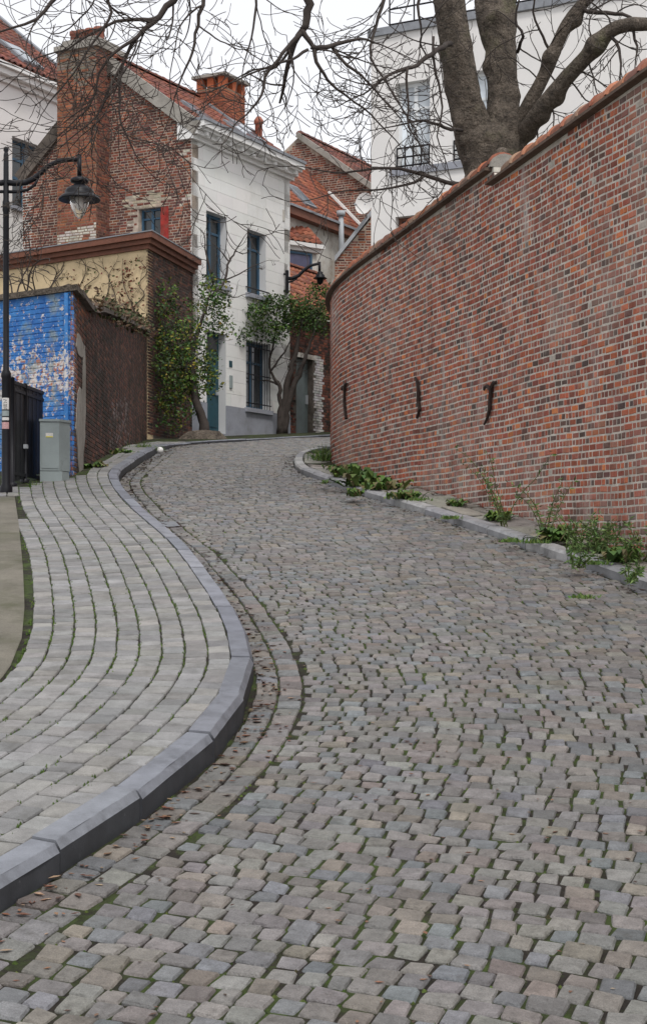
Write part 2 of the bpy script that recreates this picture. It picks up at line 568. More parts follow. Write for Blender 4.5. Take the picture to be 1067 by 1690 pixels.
def stone(q, zf, near, inset, round_, lvl, dome, jt, tilt=0.003, deep=.045, sh=.012):
    """a sett from four plan corners q (same turn), rounded outline, worn shoulders, slightly domed"""
    cx = sum(p[0] for p in q) / 4
    cy = sum(p[1] for p in q) / 4
    pts = []
    for i in range(4):
        p, a, b = q[i], q[i-1], q[(i+1) % 4]
        dx, dy = cx - p[0], cy - p[1]
        d = math.hypot(dx, dy)
        p = (p[0] + dx / d * inset * 1.3 + jit(jt), p[1] + dy / d * inset * 1.3 + jit(jt))
        la, lb = math.hypot(a[0]-p[0], a[1]-p[1]), math.hypot(b[0]-p[0], b[1]-p[1])
        r = round_ * rnd.uniform(.6, 1.4)
        ra, rb = min(r / la, .42), min(r / lb, .42)
        pa = (p[0] + (a[0]-p[0]) * ra, p[1] + (a[1]-p[1]) * ra)
        pb = (p[0] + (b[0]-p[0]) * rb, p[1] + (b[1]-p[1]) * rb)
        pts.append(pa)
        if near:
            pts.append(((pa[0] + pb[0]) / 2 * .62 + p[0] * .38, (pa[1] + pb[1]) / 2 * .62 + p[1] * .38))
        pts.append(pb)
    n = len(pts)
    tx, ty = jit(tilt) * 14, jit(tilt) * 14
    zz = jit(tilt)
    v = []
    for (x, y) in pts:
        v.append((x, y, zf(x, y) - deep))
    for (x, y) in pts:
        v.append((x, y, zf(x, y) - sh + zz + (x - cx) * tx + (y - cy) * ty))
    for (x, y) in pts:
        dx, dy = cx - x, cy - y
        d = math.hypot(dx, dy)
        x2, y2 = x + dx / d * lvl, y + dy / d * lvl
        v.append((x2, y2, zf(x2, y2) + zz + (x2 - cx) * tx + (y2 - cy) * ty + jit(.0012)))
    v.append((cx + jit(.01), cy + jit(.01), zf(cx, cy) + zz + dome))
    f = []
    for k in range(n):
        k2 = (k + 1) % n
        f.append((k, k2, n + k2, n + k))
        f.append((n + k, n + k2, 2*n + k2, 2*n + k))
        f.append((2*n + k, 2*n + k2, 3*n))
    return v, f


SETT = [(.19, .18, .176), (.195, .18, .168), (.17, .175, .182), (.16, .152, .148), (.205, .18, .155), (.21, .20, .19), (.155, .16, .168), (.18, .158, .145), (.19, .18, .17), (.182, .172, .165)]
pieces = []
joints = []
GW = 0.285
# gutter: two courses of setts along the left kerb
for col in range(2):
    s = 0.0
    while s < LK.L - 8:
        ln = rnd.uniform(.115, .17)
        d1, d2 = -.005 - col * .14, -.005 - (col + 1) * .14
        q = [LK.off(s, d1), LK.off(s, d2), LK.off(s + ln, d2), LK.off(s + ln, d1)]
        q = [q[0], q[1], q[2], q[3]]
        cy = (q[0][1] + q[2][1]) / 2
        if cy > 3.2:
            v, f = stone(q, zroad, cy < 11, .0072, .0085, .0075, .001, .0055, .0045, .045, .009)
            pieces.append((v, f, vary((lambda b: (b[0] * .86, b[1] * .865, b[2] * .86))(rnd.choice(SETT)), .2, .035)))
            joints.append((*q[1], cy))
        s += ln
# field
ML = [(2, .40), (5, .38), (6, .34), (7.5, .24), (9, .08), (10.5, -.08), (12, -.18), (15, -.24), (19, -.24), (22, -.15), (26, .0), (30, .2), (45, .5)]
mlx, mly = [p[0] for p in ML], [p[1] for p in ML]
hm = lambda y: float(np.interp(y, mlx, mly))
# centre line through (0.82, 12.3)
cl = {}
cy_, cx_ = 12.3, .82
down = []
while cy_ > 1.5:
    down.append((cx_, cy_)); cx_ -= hm(cy_) * .02; cy_ -= .02
cy_, cx_ = 12.32, .82 + hm(12.3) * .02
up = []
while cy_ < 40:
    up.append((cx_, cy_)); cx_ += hm(cy_) * .02; cy_ += .02
CLp = np.array(down[::-1] + up)
CLs = np.concatenate([[0], np.cumsum(np.hypot(*np.diff(CLp, axis=0).T))])


def row_pt(s, t):
    x, y = np.interp(s, CLs, CLp[:, 0]), np.interp(s, CLs, CLp[:, 1])
    m = hm(y)
    k = 1 / math.hypot(1, m)
    return (float(x + t * k), float(y - t * m * k + .02 * math.sin(t * 1.9 + s * .35)))


LKgx = np.array([LK.off(s, -GW) for s in np.arange(0, LK.L, .1)])
xl_f = lambda y: float(np.interp(y, LKgx[:, 1], LKgx[:, 0])) if y < 32 else -2.6
xr_f = lambda y: RK.x_at(y) if y < 29 else 5.0
s = 0.3
row = 0
while s < CLs[-1] - .3:
    dep = rnd.uniform(.098, .118)
    cy0 = float(np.interp(s, CLs, CLp[:, 1]))
    t = -5.0 + rnd.uniform(0, .1)
    while t < 5.0:
        wd = min(max(rnd.gauss(.114, .016), .078), .16)
        q = [row_pt(s, t), row_pt(s, t + wd), row_pt(s + dep, t + wd), row_pt(s + dep, t)]
        cx = sum(p[0] for p in q) / 4
        cy = sum(p[1] for p in q) / 4
        t += wd
        if cy < 3.4 or cy > 39: continue
        if abs(cx) > cy * .205 + 1.2: continue
        xa_, xb_ = xl_f(cy), xr_f(cy)
        if cx + wd / 2 < xa_ + .055 or cx - wd / 2 > xb_ - .055: continue
        q = [(p[0] + jit(.007), p[1] + jit(.007)) for p in q]
        q = [(min(max(p[0], xl_f(p[1]) + .003), xr_f(p[1]) - .003), p[1]) for p in q]
        if abs(q[1][0] - q[0][0]) < .03 or abs(q[2][0] - q[3][0]) < .03: continue
        near = cy < 11
        v, f = stone(q, zroad, near, .0068, .0075, .0070, .001, .005, .0045, .045, .009)
        # longer setts may be pale blue or tan
        pieces.append((v, f, vary((lambda b: (b[0] * .90, b[1] * .905, b[2] * .90))(rnd.choice(SETT)), .22, .035)))
        joints.append((*q[0], cy))
    s += dep
    row += 1
emit(pieces, road, 'cobblestone', 'cobblestones', 'cobble', 300, False)
print('setts', len(pieces))

# ------------------------------------------------------------------ left pavement with kerb
kerb = MB()
kerb = bpy.data.objects.new('kerb', None)
C.objects.link(kerb)
tag(kerb, 'bluestone kerb curving along the pavement with the lamp post', None, None, 'structure')
s = 0.15
KP = [(.004, -.12), (.0, .094), (.0, .0945), (.022, KH_L - .002), (.025, KH_L), (KW, KH_L + .003), (KW, -.12)]
cols = [(.19, .197, .225), (.165, .172, .198), (.215, .222, .248), (.18, .187, .212)]
LKstop = LK.L - 1


def kerb_stones(curve, s0, s1, prof, parent, cols, lmin, lmax, side=1, gap=.016):
    s = s0
    while s < s1:
        ln = rnd.uniform(lmin, lmax)
        e = min(s + ln, s1)
        m_ = MB()
        n = 5
        v = []
        dz, dt = jit(.006), jit(.005)
        n = 9
        sa, sb = s + gap / 2, e - gap / 2
        for i in range(n + 1):
            for j, (d, z) in enumerate(prof):
                ck = rnd.random() ** 4 * .007 if (1 <= j <= 3 and 0 < i < n) else 0        # worn, chipped arris
                xa, ya = curve.off(sa, side * (d + dt + ck))
                xb, yb = curve.off(sb, side * (d + dt + ck))
                x, y = xa + (xb - xa) * i / n, ya + (yb - ya) * i / n
                fz = min(1.0, max(.35, (33 - y) / 4)) if z > 0 else 1.0      # the kerb sinks towards the house fronts
                v.append((x, y, G(y) + z * fz + dz - ck * .6))
        k = len(prof)
        f = []
        for i in range(n):
            for j in range(k - 1):
                a = i * k + j
                f.append((a, a + 1, a + k + 1, a + k) if side < 0 else (a + k, a + k + 1, a + 1, a))
        f.append(tuple(range(k)))
        f.append(tuple(range(n * k + k - 1, n * k - 1, -1)))
        c = vary(rnd.choice(cols), .12, .012)
        ctr = v[len(v) // 2]
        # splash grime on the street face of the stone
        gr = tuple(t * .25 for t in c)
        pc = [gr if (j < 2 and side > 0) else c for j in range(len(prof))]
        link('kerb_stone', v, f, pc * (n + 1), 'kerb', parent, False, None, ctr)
        s = e


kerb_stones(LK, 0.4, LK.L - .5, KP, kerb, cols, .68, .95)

pav = MB()
v, f = [], []
ss = np.arange(0, LK.L - .5, .25)
for s_ in ss:
    for d in (KW - .03, 1.0, 2.0):
        x, y = LK.off(s_, d)
        v.append((x, y, G(y) + KH_L * min(1.0, max(.35, (33 - y) / 4)) - .0125))
for i in range(len(ss) - 1):
    for j in range(2):
        a = i * 3 + j
        f.append((a, a + 3, a + 4, a + 1))
pav.add(v, f)
pavement = pav.build('pavement', 'soil', None, True)
tag(pavement, 'grey sett pavement inside the curved kerb', None, None, 'structure')

AP_PX = [(0, 1125), (20, 1100), (40, 1050), (44, 1000), (41, 940), (34, 870), (26, 818)]
ap = [on_ground(x, y, KH_L) for x, y in AP_PX]
ap = [(-2.35, 5.0), (-1.95, 7.6)] + ap
apx = np.array(ap)
ap_x = lambda y: float(np.interp(y, apx[:, 1], apx[:, 0])) if y < ap[-1][1] else -9
PAVC = [(.195, .192, .188), (.18, .176, .17), (.202, .20, .198), (.168, .167, .166), (.205, .198, .186), (.186, .18, .174)]
zpav = lambda x, y: G(y) + KH_L * min(1.0, max(.35, (33 - y) / 4)) + .004 * math.sin(x * 3 + y * 1.4)
pieces = []
pj = []
PWD = .139
for col in range(18):
    d1 = KW + .006 + col * PWD
    d2 = d1 + PWD
    s = rnd.uniform(0, .2)
    while s < LK.L - 6:
        ln = rnd.uniform(.125, .178)
        q = [LK.off(s, d1), LK.off(s + ln, d1), LK.off(s + ln, d2), LK.off(s, d2)]
        s += ln
        cx = sum(p[0] for p in q) / 4
        cy = sum(p[1] for p in q) / 4
        if cy < 3.5 or cy > 33: continue
        if cx < -cy * .205 - .8: continue
        if cx < ap_x(cy) + .02: continue
        if cy > 20.2 and cx < LWX(cy) + .12: continue
        if cy > 19.0 and cx < -3.55: continue
        w1 = .009 if col else .006
        q = [(p[0] + jit(.003), p[1] + jit(.003)) for p in q]
        v, f = stone(q, zpav, False, .0056, .008, .006, .001, .0032, .003, .04, .007)
        pieces.append((v, f, vary(tuple(t * 1.12 for t in rnd.choice(PAVC)), .15, .012)))
        pj.append((*q[3], cy))
emit(pieces, pavement, 'paving_sett', 'paving_setts', 'paver', 300)
print('pavers', len(pieces))

# concrete apron left of the pavement
mb = MB()
v, f = [], []
yy = 5.0
while yy < 18.6:
    v += [(ap_x(yy) - .015, yy, G(yy) + KH_L + .004), (-6.5, yy, G(yy) + KH_L + .004), (ap_x(yy) - .015, yy, G(yy) - .1)]
    yy += .25
n = len(v) // 3
for i in range(n - 1):
    a = i * 3
    f += [(a, a + 3, a + 4, a + 1), (a + 2, a + 5, a + 3, a)]
mb.add(v, f)
tag(mb.build('driveway', 'concrete', None, True), 'pale mossy concrete apron beside the sett pavement', None, None, 'structure')
# unpaved verge around the gate and the old wall foot
mb = MB()
v, f = [], []
yy = 18.5
while yy < 36:
    xr_ = LK.x_at(yy) - KW - .02 if yy < 31 else -3.2
    hz_ = (KH_L - .03) * min(1.0, max(.3, (33 - yy) / 4))
    v += [(xr_, yy, G(yy) + hz_), (-9, yy, G(yy) + hz_)]
    yy += .3
for i in range(len(v) // 2 - 1):
    a = i * 2
    f.append((a, a + 2, a + 3, a + 1))
mb.add(v, f)
tag(mb.build('verge_ground', 'ground', None, True), 'weedy earth strip at the foot of the old wall', None, None, 'structure')

# ------------------------------------------------------------------ right footway with kerb
kerb2 = bpy.data.objects.new('kerb', None)
C.objects.link(kerb2)
tag(kerb2, 'narrow pale kerb along the foot of the tall curved wall', None, None, 'structure')
kerb_stones(RK, 0.2, RK.L - .5, [(0, -.12), (-.002, .055), (.02, KH_R), (.13, KH_R), (.13, -.12)], kerb2, [(.30, .30, .31), (.26, .26, .27), (.33, .325, .32)], .75, 1.1, -1)
mb = MB()
v, f = [], []
yy = 4.6
while yy < 29:
    v += [(RK.x_at(yy) + .10, yy, G(yy) + KH_R - .025), (BW.x_at(yy) + .2 if yy < 25 else .5, yy, G(yy) + KH_R - .015)]
    yy += .25
for i in range(len(v) // 2 - 1):
    a = i * 2
    f.append((a, a + 1, a + 3, a + 2))
mb.add(v, f)
foot = mb.build('footway', 'soil', None, True)
tag(foot, 'narrow worn footway under the tall brick wall', None, None, 'structure')
pieces = []
yy = 5.0
while yy < 26:
    ln = rnd.uniform(.35, .7)
    xa, xb = RK.x_at(yy) + .15, (BW.x_at(yy) - .02 if yy < 25 else .1)
    xa2, xb2 = RK.x_at(yy + ln) + .15, (BW.x_at(yy + ln) - .02 if yy + ln < 25 else .1)
    nn = 2 if xb - xa > .45 else 1
    cut = rnd.uniform(.42, .62)
    for k in range(nn):
        a0, a1 = (0, 1) if nn == 1 else ((0, cut) if k == 0 else (cut, 1))
        if rnd.random() < .13: continue
        q = [(xa + (xb - xa) * a0, yy), (xa + (xb - xa) * a1, yy), (xa2 + (xb2 - xa2) * a1, yy + ln), (xa2 + (xb2 - xa2) * a0, yy + ln)]
        v, f = stone(q, lambda x, y: G(y) + KH_R + .004, False, .01, .03, .012, .002, .012, .006, .06, .008)
        pieces.append((v, f, vary((.25, .235, .205), .2)))
    yy += ln
emit(pieces, foot, 'paving_slab', 'paving_slabs', 'paver')


# ------------------------------------------------------------------ brick helper
def brick_piece(P, T, Nn, s0, s1, z0, z1, pr, depth=.03, ch=.005):
    """P: function (s, n) -> (x, y)"""
    v = []
    for (ds, dz, n) in ((0, 0, -depth), (0, 0, pr - ch), (ch, ch, pr)):
        for (a, b) in ((s0 + ds, z0 + dz), (s1 - ds, z0 + dz), (s1 - ds, z1 - dz), (s0 + ds, z1 - dz)):
            x, y = P(a + (jit(.002) if n > -.02 else 0), n)
            v.append((x, y, b + (jit(.0015) if n > -.02 else 0)))
    f = []
    for r in (0, 4):
        for k in range(4):
            k2 = (k + 1) % 4
            f.append((r + k, r + k2, r + 4 + k2, r + 4 + k))
    f.append((8, 9, 10, 11))
    return v, f


def bricks(P, L, zb, zt, ch, colf, lens=((.2, 1.0),), joint=.012, mask=None, proud=.006, alt=None, z_start=None, s_start=0.0):
    out = []
    zlo = min(zb(s_start + L * k / 20) for k in range(21))
    zhi = max(zt(s_start + L * k / 20) for k in range(21))
    z = zlo if z_start is None else z_start
    k = 0
    while z < zhi:
        s = s_start - rnd.uniform(0, .2)
        while s < s_start + L:
            if alt is not None:
                pr_h = alt[k % len(alt)]
                ln = lens[0][0] if rnd.random() > pr_h else lens[1][0]
            else:
                r = rnd.random()
                ln = lens[0][0]
                for (l_, p_) in lens:
                    if r < p_:
                        ln = l_
                        break
                    r -= p_
            ln *= rnd.uniform(.94, 1.06)
            a, b = max(s, s_start), min(s + ln, s_start + L)
            s += ln
            if b - a < .03: continue
            m_ = (a + b) / 2
            if z < zb(m_) - ch * .5 or z + ch > zt(m_) + .01: continue
            if mask and not mask(m_, z + ch / 2, (b - a) / 2): continue
            v, f = brick_piece(P, None, None, a + joint / 2, b - joint / 2, z + joint / 2, z + ch - joint / 2, proud + jit(.0025))
            out.append((v, f, colf(m_, z)))
        z += ch
        k += 1
    return out


# ------------------------------------------------------------------ the tall curved brick wall
wall = empty('curved_brick_wall', 'tall curved red brick garden wall with terracotta coping beside the street', 'wall')
s_of_y = lambda y: float(np.interp(y, BW.p[:, 1], BW.s))
S_PIER = s_of_y(16.95)
WT_R, WT_L = 6.22, 6.40
wtop = lambda s: (WT_R + .02 + .028 * (S_PIER - s)) if s < S_PIER else WT_L - .15 * min(1, (s - S_PIER) / 6)
wbot = lambda s: G(float(BW.at(s)[0][1])) + .03
mb = MB()
v, f = [], []
TH = .34
sl = list(np.arange(0, BW.L, .2))
for s in sl:
    fx, fy = BW.off(s, -.006 * -1 * -1)
    x0, y0 = BW.off(s, -.0015)
    x1, y1 = BW.off(s, -TH)
    zt_, zb_ = wtop(s) + .01, wbot(s) - .5
    v += [(x0, y0, zb_), (x0, y0, zt_), (x1, y1, zt_), (x1, y1, zb_)]
for i in range(len(sl) - 1):
    a = i * 4
    for j in range(3):
        f.append((a + j, a + j + 1, a + j + 5, a + j + 4))
mb.add(v, f)
core = mb.build('mortar', 'mortar', wall)
BC = [(.26, .085, .058), (.225, .075, .056), (.19, .07, .058), (.30, .10, .06), (.15, .066, .058), (.10, .058, .055), (.37, .13, .06), (.22, .10, .08), (.075, .055, .056)]
BW_ = [4, 4, 4, 3, 3, 2, 1.2, 2, 1.6]


def bw_col(s, z):
    c = vary((lambda b: (b[0] * 1.36, b[1] * 1.2, b[2] * 1.02))(rnd.choices(BC, BW_)[0]), .24, .06)
    if rnd.random() < .004: c = (.42, .38, .33)
    if rnd.random() < .008: c = (.5, .17, .05)
    return c


PB = lambda s, n: BW.off(s, n - .000)
S0 = s_of_y(9.0)
S1 = s_of_y(27.0)
pieces = bricks(lambda s, n: BW.off(s, n), S1 - S0, wbot, wtop, .0655, bw_col, ((.150, .5), (.077, .5)), .0145, None, .0025,
                alt=(.3, .9, .45, .8, .25, .95), z_start=1.0, s_start=S0)
# old hand-laid courses: slightly wavy, bricks a little out of line
wav = lambda y, z: .006 * math.sin(y * 1.15 + z * .7) + .004 * math.sin(y * 2.9 - z * 1.6) + .002 * math.sin(y * 7.1)
pieces = [([(x + tlt[0], y, z + wav(y, z) + tlt[1] * (y - v[0][1])) for (x, y, z) in v], f, c)
          for (v, f, c) in pieces for tlt in ((jit(.0015), jit(.025)),)]
emit(pieces, core, 'brick', 'bricks', 'brick')
print('wall bricks', len(pieces))
# coping: oversailing tile course + half-round ridge tiles
mb = MB()
for (sa, sb) in ((S0, S_PIER), (S_PIER, s_of_y(30.0))):
    sl = np.arange(sa, sb + .001, (sb - sa) / max(2, int((sb - sa) / .2)))
    v, f = [], []
    for s in sl:
        z = wtop(min(max(s, sa + .001), sb - .001)) if not (s <= S_PIER and sb == S_PIER) else wtop(min(s, S_PIER - .001))
        for (n, dz) in ((-.01, -.005), (.085, .0), (.085, .028), (-.17, .10), (-.42, .028), (-.42, .0), (-.33, -.005)):
            x, y = BW.off(s, n)
            v.append((x, y, z + dz))
    k = 7
    for i in range(len(sl) - 1):
        for j in range(k):
            a, b = i * k + j, i * k + (j + 1) % k
            f.append((a, b, b + k, a + k))
    f.append(tuple(range(k)))
    f.append(tuple(range((len(sl) - 1) * k + k - 1, (len(sl) - 1) * k - 1, -1)))
    mb.add(v, f, (.12, .085, .065))
mb.build('coping_course', 'tile', wall)
TC = [(.36, .13, .07), (.30, .11, .065), (.40, .17, .10), (.26, .12, .085), (.33, .2, .14)]


def ridge_tile(P0, P1, r, c, m='tile', parent=None, name='coping_tile', sides=8, lift=0.0):
    """half-round tile from P0 to P1, slightly wider at its lower lip"""
    a, b = Vector(P0), Vector(P1)
    t = (b - a).normalized()
    up = Vector((0, 0, 1))
    q = t.cross(up).normalized()
    up = q.cross(t).normalized()
    v, f = [], []
    for (p, rr) in ((a, r * 1.08), (a + (b - a) * .12, r * 1.08), (a + (b - a) * .14, r), (b, r * .97)):
        for k in range(sides + 1):
            th = math.pi * k / sides
            v.append(tuple(p + q * (rr * math.cos(th)) + up * (rr * math.sin(th) * .8)))
    for i in range(3):
        for k in range(sides):
            a_ = i * (sides + 1) + k
            f.append((a_, a_ + 1, a_ + sides + 2, a_ + sides + 1))
    f.append(tuple(range(sides + 1))[::-1])
    f.append(tuple(range(3 * (sides + 1), 4 * (sides + 1))))
    link(name, v, f, [c] * len(v), m, parent, True, None, tuple(a))


s = S0
while s < s_of_y(29.5):
    ln = .33
    if abs(s - S_PIER) < .0 or (s < S_PIER < s + ln):
        s = S_PIER + .0
        ln = .33
    z = wtop(s + .01) + .07
    x0, y0 = BW.off(s, -.13)
    x1, y1 = BW.off(s + ln * .98, -.13)
    ridge_tile((x0, y0, z), (x1, y1, wtop(min(s + ln, S_PIER - .001) if s < S_PIER else s + ln) + .065), .16 + jit(.008), vary(rnd.choice(TC), .18), parent=wall)
    s += ln
# step where the higher coping ends: rendered half-round end with pale bricks and a stone ball
mb = MB()
x, y = BW.off(S_PIER, -.13)
t_ = BW.at(S_PIER)[1]
nrm = (-t_[1], t_[0])
v = []
for k in range(9):
    th = math.pi * k / 8
    for d in (-.03, .05):
        v.append((x + nrm[0] * math.cos(th) * .17 - t_[0] * (.02 - d), y + nrm[1] * math.cos(th) * .17 - t_[1] * (.02 - d), WT_L + .03 + .15 * math.sin(th)))
f = [(2*k, 2*k+1, 2*k+3, 2*k+2) for k in range(8)] + [tuple(range(0, 18, 2)), tuple(range(1, 18, 2))[::-1]]
mb.add(v, f)
mb.build('coping_end', 'cement', wall)
for k in range(3):
    c = (.55, .52, .46) if k != 1 else (.16, .1, .09)
    mb = MB()
    z0 = WT_R + .035 + k * .06
    q = []
    for (n, d) in ((.003, -.05), (.003, .012), (-.30, .012), (-.30, -.05)):
        bx, by = BW.off(S_PIER + d, n)
        q.append((bx, by))
    mb.box8([(*p, z0) for p in q] + [(*p, z0 + .053) for p in q], c)
    mb.build('step_brick', 'brick', wall)
mb = MB()
x, y = BW.off(S_PIER + .12, -.16)
mb.lathe((x, y, WT_L + .10), [(0, .19)] + [(.085 * math.sin(math.pi * k / 9), .105 + .085 * math.cos(math.pi * k / 9)) for k in range(1, 8)] + [(.04, .03), (.06, .01), (.06, -.05)], 16)
mb.build('ball_finial', 'bark', wall, True)


def on_wall(x):
    """arc length on the tall wall seen at photo column x"""
    best = min((abs(pix((p[0], p[1], 0))[0] - x), s) for p, s in zip(BW.p, BW.s) if p[1] < 25.5)
    return best[1]


# wrought iron tie anchors
ANCH = [(571, 634, 692, 0), (692, 622, 690, 1), (812, 632, 698, 2)]
for (ax, ya, yb, form) in ANCH:
    s = on_wall(ax)
    Yd = BW.at(s)[0][1]
    za, zb_ = at(ax, ya, Yd)[2], at(ax, yb, Yd)[2]
    hh = za - zb_
    ctrl = {0: [(0, 0), (.0, .25), (-.01, .5), (.02, .75), (.07, 1)], 1: [(-.05, 0), (.0, .12), (.03, .35), (.02, .6), (.06, .8), (0, 1)],
            2: [(.09, .03), (.05, .02), (.01, .12), (-.01, .4), (-.02, .65), (-.06, .85), (-.12, 1)]}[form]
    mb = MB()
    mb.tube([(*BW.off(s - a * 1.6, .028), za - b * hh) for a, b in ctrl], [.016, .022, .024, .024, .022, .018, .012][:len(ctrl)], 6)
    if form != 1:
        mb.tube([(*BW.off(s + .0, .03), za - .18 * hh), (*BW.off(s + .09, .03), za - .05 * hh), (*BW.off(s + .17, .028), za - .06 * hh), (*BW.off(s + .20, .028), za - .13 * hh)], [.022, .02, .018, .014], 6)
        mb.tube([(*BW.off(s + .0, .03), za - .18 * hh), (*BW.off(s - .1, .03), za + .0 * hh), (*BW.off(s - .16, .028), za - .02 * hh)], [.022, .018, .014], 6)
    mb.build('wall_anchor', 'iron', wall)

# raised garden behind the wall
mb = MB()
v, f = [], []
sl = np.arange(0, BW.L, .5)
for s in sl:
    x, y = BW.off(s, -.3)
    v += [(x, y, 5.75), (40, y, 5.75)]
for i in range(len(sl) - 1):
    f.append((2*i, 2*i+1, 2*i+3, 2*i+2))
b_ = len(v)
v += [(v[-2][0], v[-2][1], 5.75), (v[-2][0] + .3, 60, 5.75), (40, 60, 5.75), (40, v[-2][1], 5.75)]
f.append((b_, b_ + 3, b_ + 2, b_ + 1))
mb.add(v, f)
tag(mb.build('garden_ground', 'ground'), 'raised garden earth behind the tall brick wall', None, None, 'structure')


# ------------------------------------------------------------------ building frames
class Fr:
    """a vertical wall plane: origin (x, y), direction u, outward normal n"""
    def __init__(s, o, u, n):
        s.o, s.u, s.n = o, u, n

    def P(s, u, n=0.0):
        return (s.o[0] + s.u[0] * u + s.n[0] * n, s.o[1] + s.u[1] * u + s.n[1] * n)

    def pt(s, u, z, n=0.0):
        x, y = s.P(u, n)
        return (x, y, z)

    def box(s, mb, u0, u1, z0, z1, n0, n1, c=(.5, .5, .5)):
        q = [s.P(u0, n0), s.P(u1, n0), s.P(u1, n1), s.P(u0, n1)]
        mb.box8([(*p, z0) for p in q] + [(*p, z1) for p in q], c)

    def strips(s, mb, us, zb, zt, openings, n0, n1, c=(.5, .5, .5)):
        """solid wall between n0 and n1 with rectangular openings (u0, u1, z0, z1)"""
        br = sorted(set(list(us) + [a for o in openings for a in o[:2]]))
        for a, b in zip(br[:-1], br[1:]):
            if b - a < 1e-4: continue
            mid = (a + b) / 2
            ops = sorted([o for o in openings if o[0] < mid < o[1]], key=lambda o: o[2])
            z = None
            lo = (zb(a), zb(b))
            for o in ops + [None]:
                hi = (zt(a), zt(b)) if o is None else (o[2], o[2])
                q = [s.P(a, n0), s.P(b, n0), s.P(b, n1), s.P(a, n1)]
                zz = [lo[0], lo[1], lo[1], lo[0]]
                zh = [hi[0], hi[1], hi[1], hi[0]]
                if hi[0] > lo[0] + .001 or hi[1] > lo[1] + .001:
                    mb.box8([(*p, k) for p, k in zip(q, zz)] + [(*p, k) for p, k in zip(q, zh)], c)
                if o: lo = (o[3], o[3])


def window(parent, fr, u0, u1, z0, z1, rec, frame_m, glass_m, mull=1, trans=(.72,), fw=.06, sill=None, name='window'):
    mb = MB()
    fr.box(mb, u0, u0 + fw, z0, z1, -rec - .06, -rec)
    fr.box(mb, u1 - fw, u1, z0, z1, -rec - .06, -rec)
    fr.box(mb, u0 + fw, u1 - fw, z0, z0 + fw, -rec - .06, -rec - .002)
    fr.box(mb, u0 + fw, u1 - fw, z1 - fw, z1, -rec - .06, -rec - .002)
    for k in range(mull):
        c = u0 + (u1 - u0) * (k + 1) / (mull + 1)
        fr.box(mb, c - fw * .6, c + fw * .6, z0 + fw, z1 - fw, -rec - .05, -rec - .004)
    for t in trans:
        c = z0 + (z1 - z0) * t
        fr.box(mb, u0 + fw, u1 - fw, c - fw * .4, c + fw * .4, -rec - .05, -rec - .006)
    o = mb.build(name, frame_m, parent)
    mb = MB()
    fr.box(mb, u0 + fw * .5, u1 - fw * .5, z0 + fw * .5, z1 - fw * .5, -rec - .045, -rec - .035)
    mb.build('pane', glass_m, o)
    if sill:
        mb = MB()
        fr.box(mb, u0 - .08, u1 + .08, z0 - .11, z0 - .002, -rec, .09)
        mb.build('sill', sill, o)
    return o


def tile_field(P, nu, ns, wd, ln, colf, mask=None, skip=0.0):
    """pantiles; P(u, s, h): u along the eave, s up the slope, h off the roof"""
    out = []
    for j in range(ns):
        for i in range(nu):
            u0, s0 = i * wd, j * ln
            if mask and not mask(u0 + wd / 2, s0 + ln / 2): continue
            v = []
            prof = [(0, .012), (.2, -.004), (.45, .004), (.68, .038), (.88, .042), (1.04, .016)]
            lift = jit(.004)
            for (ds, hh) in ((-.03, .018), (-.03, .036), (ln + .02, .008)):
                for (a, h) in prof:
                    v.append(P(u0 + a * wd, s0 + ds, h + hh + lift))
            n = len(prof)
            f = []
            for r in range(2):
                for k in range(n - 1):
                    a = r * n + k
                    f.append((a, a + 1, a + n + 1, a + n))
            out.append((v, f, colf()))
    return out


def roof_tiles(parent, P, U, S, wd, ln, cols, var=.2, mask=None):
    nu, ns = max(1, round(U / wd)), max(1, round(S / ln))
    ps = tile_field(P, nu, ns, U / nu, S / ns, lambda: vary(rnd.choice(cols), var, .08), mask)
    emit(ps, parent, 'roof_tile', 'roof_tiles', 'tile', 300, True)


U_, V_ = (.473, .881), (-.881, .473)
RT = [(.22, .08, .055), (.19, .072, .052), (.25, .095, .062), (.16, .07, .055), (.21, .09, .066)]
RT_DARK = [(.19, .075, .055), (.16, .07, .058), (.22, .085, .06), (.14, .07, .06)]

# ------------------------------------------------------------------ white house with brick gable
house = empty('white_house', 'white rendered house with dark brick gable and red tiled roof', 'house')
HO = (-3.18, 38.0)
fac = Fr(HO, U_, (.881, -.473))            # white street front
gab = Fr(HO, V_, (-.473, -.881))           # brick gable
FL, EZ = 4.82, 12.25
GV, APV, APZ, LZ = 5.15, 2.35, 14.40, 11.95
op_f = [(.66, 1.62, 8.92, 10.66), (2.60, 3.56, 8.92, 10.56), (.68, 1.58, 4.8, 7.72), (2.55, 3.72, 5.98, 7.70)]
fw_ = MB()
fac.strips(fw_, [.012, FL], lambda u: 4.3, lambda u: EZ, op_f, -.35, -.012, (.60, .60, .60))
front = fw_.build('front_wall', 'stucco', house)
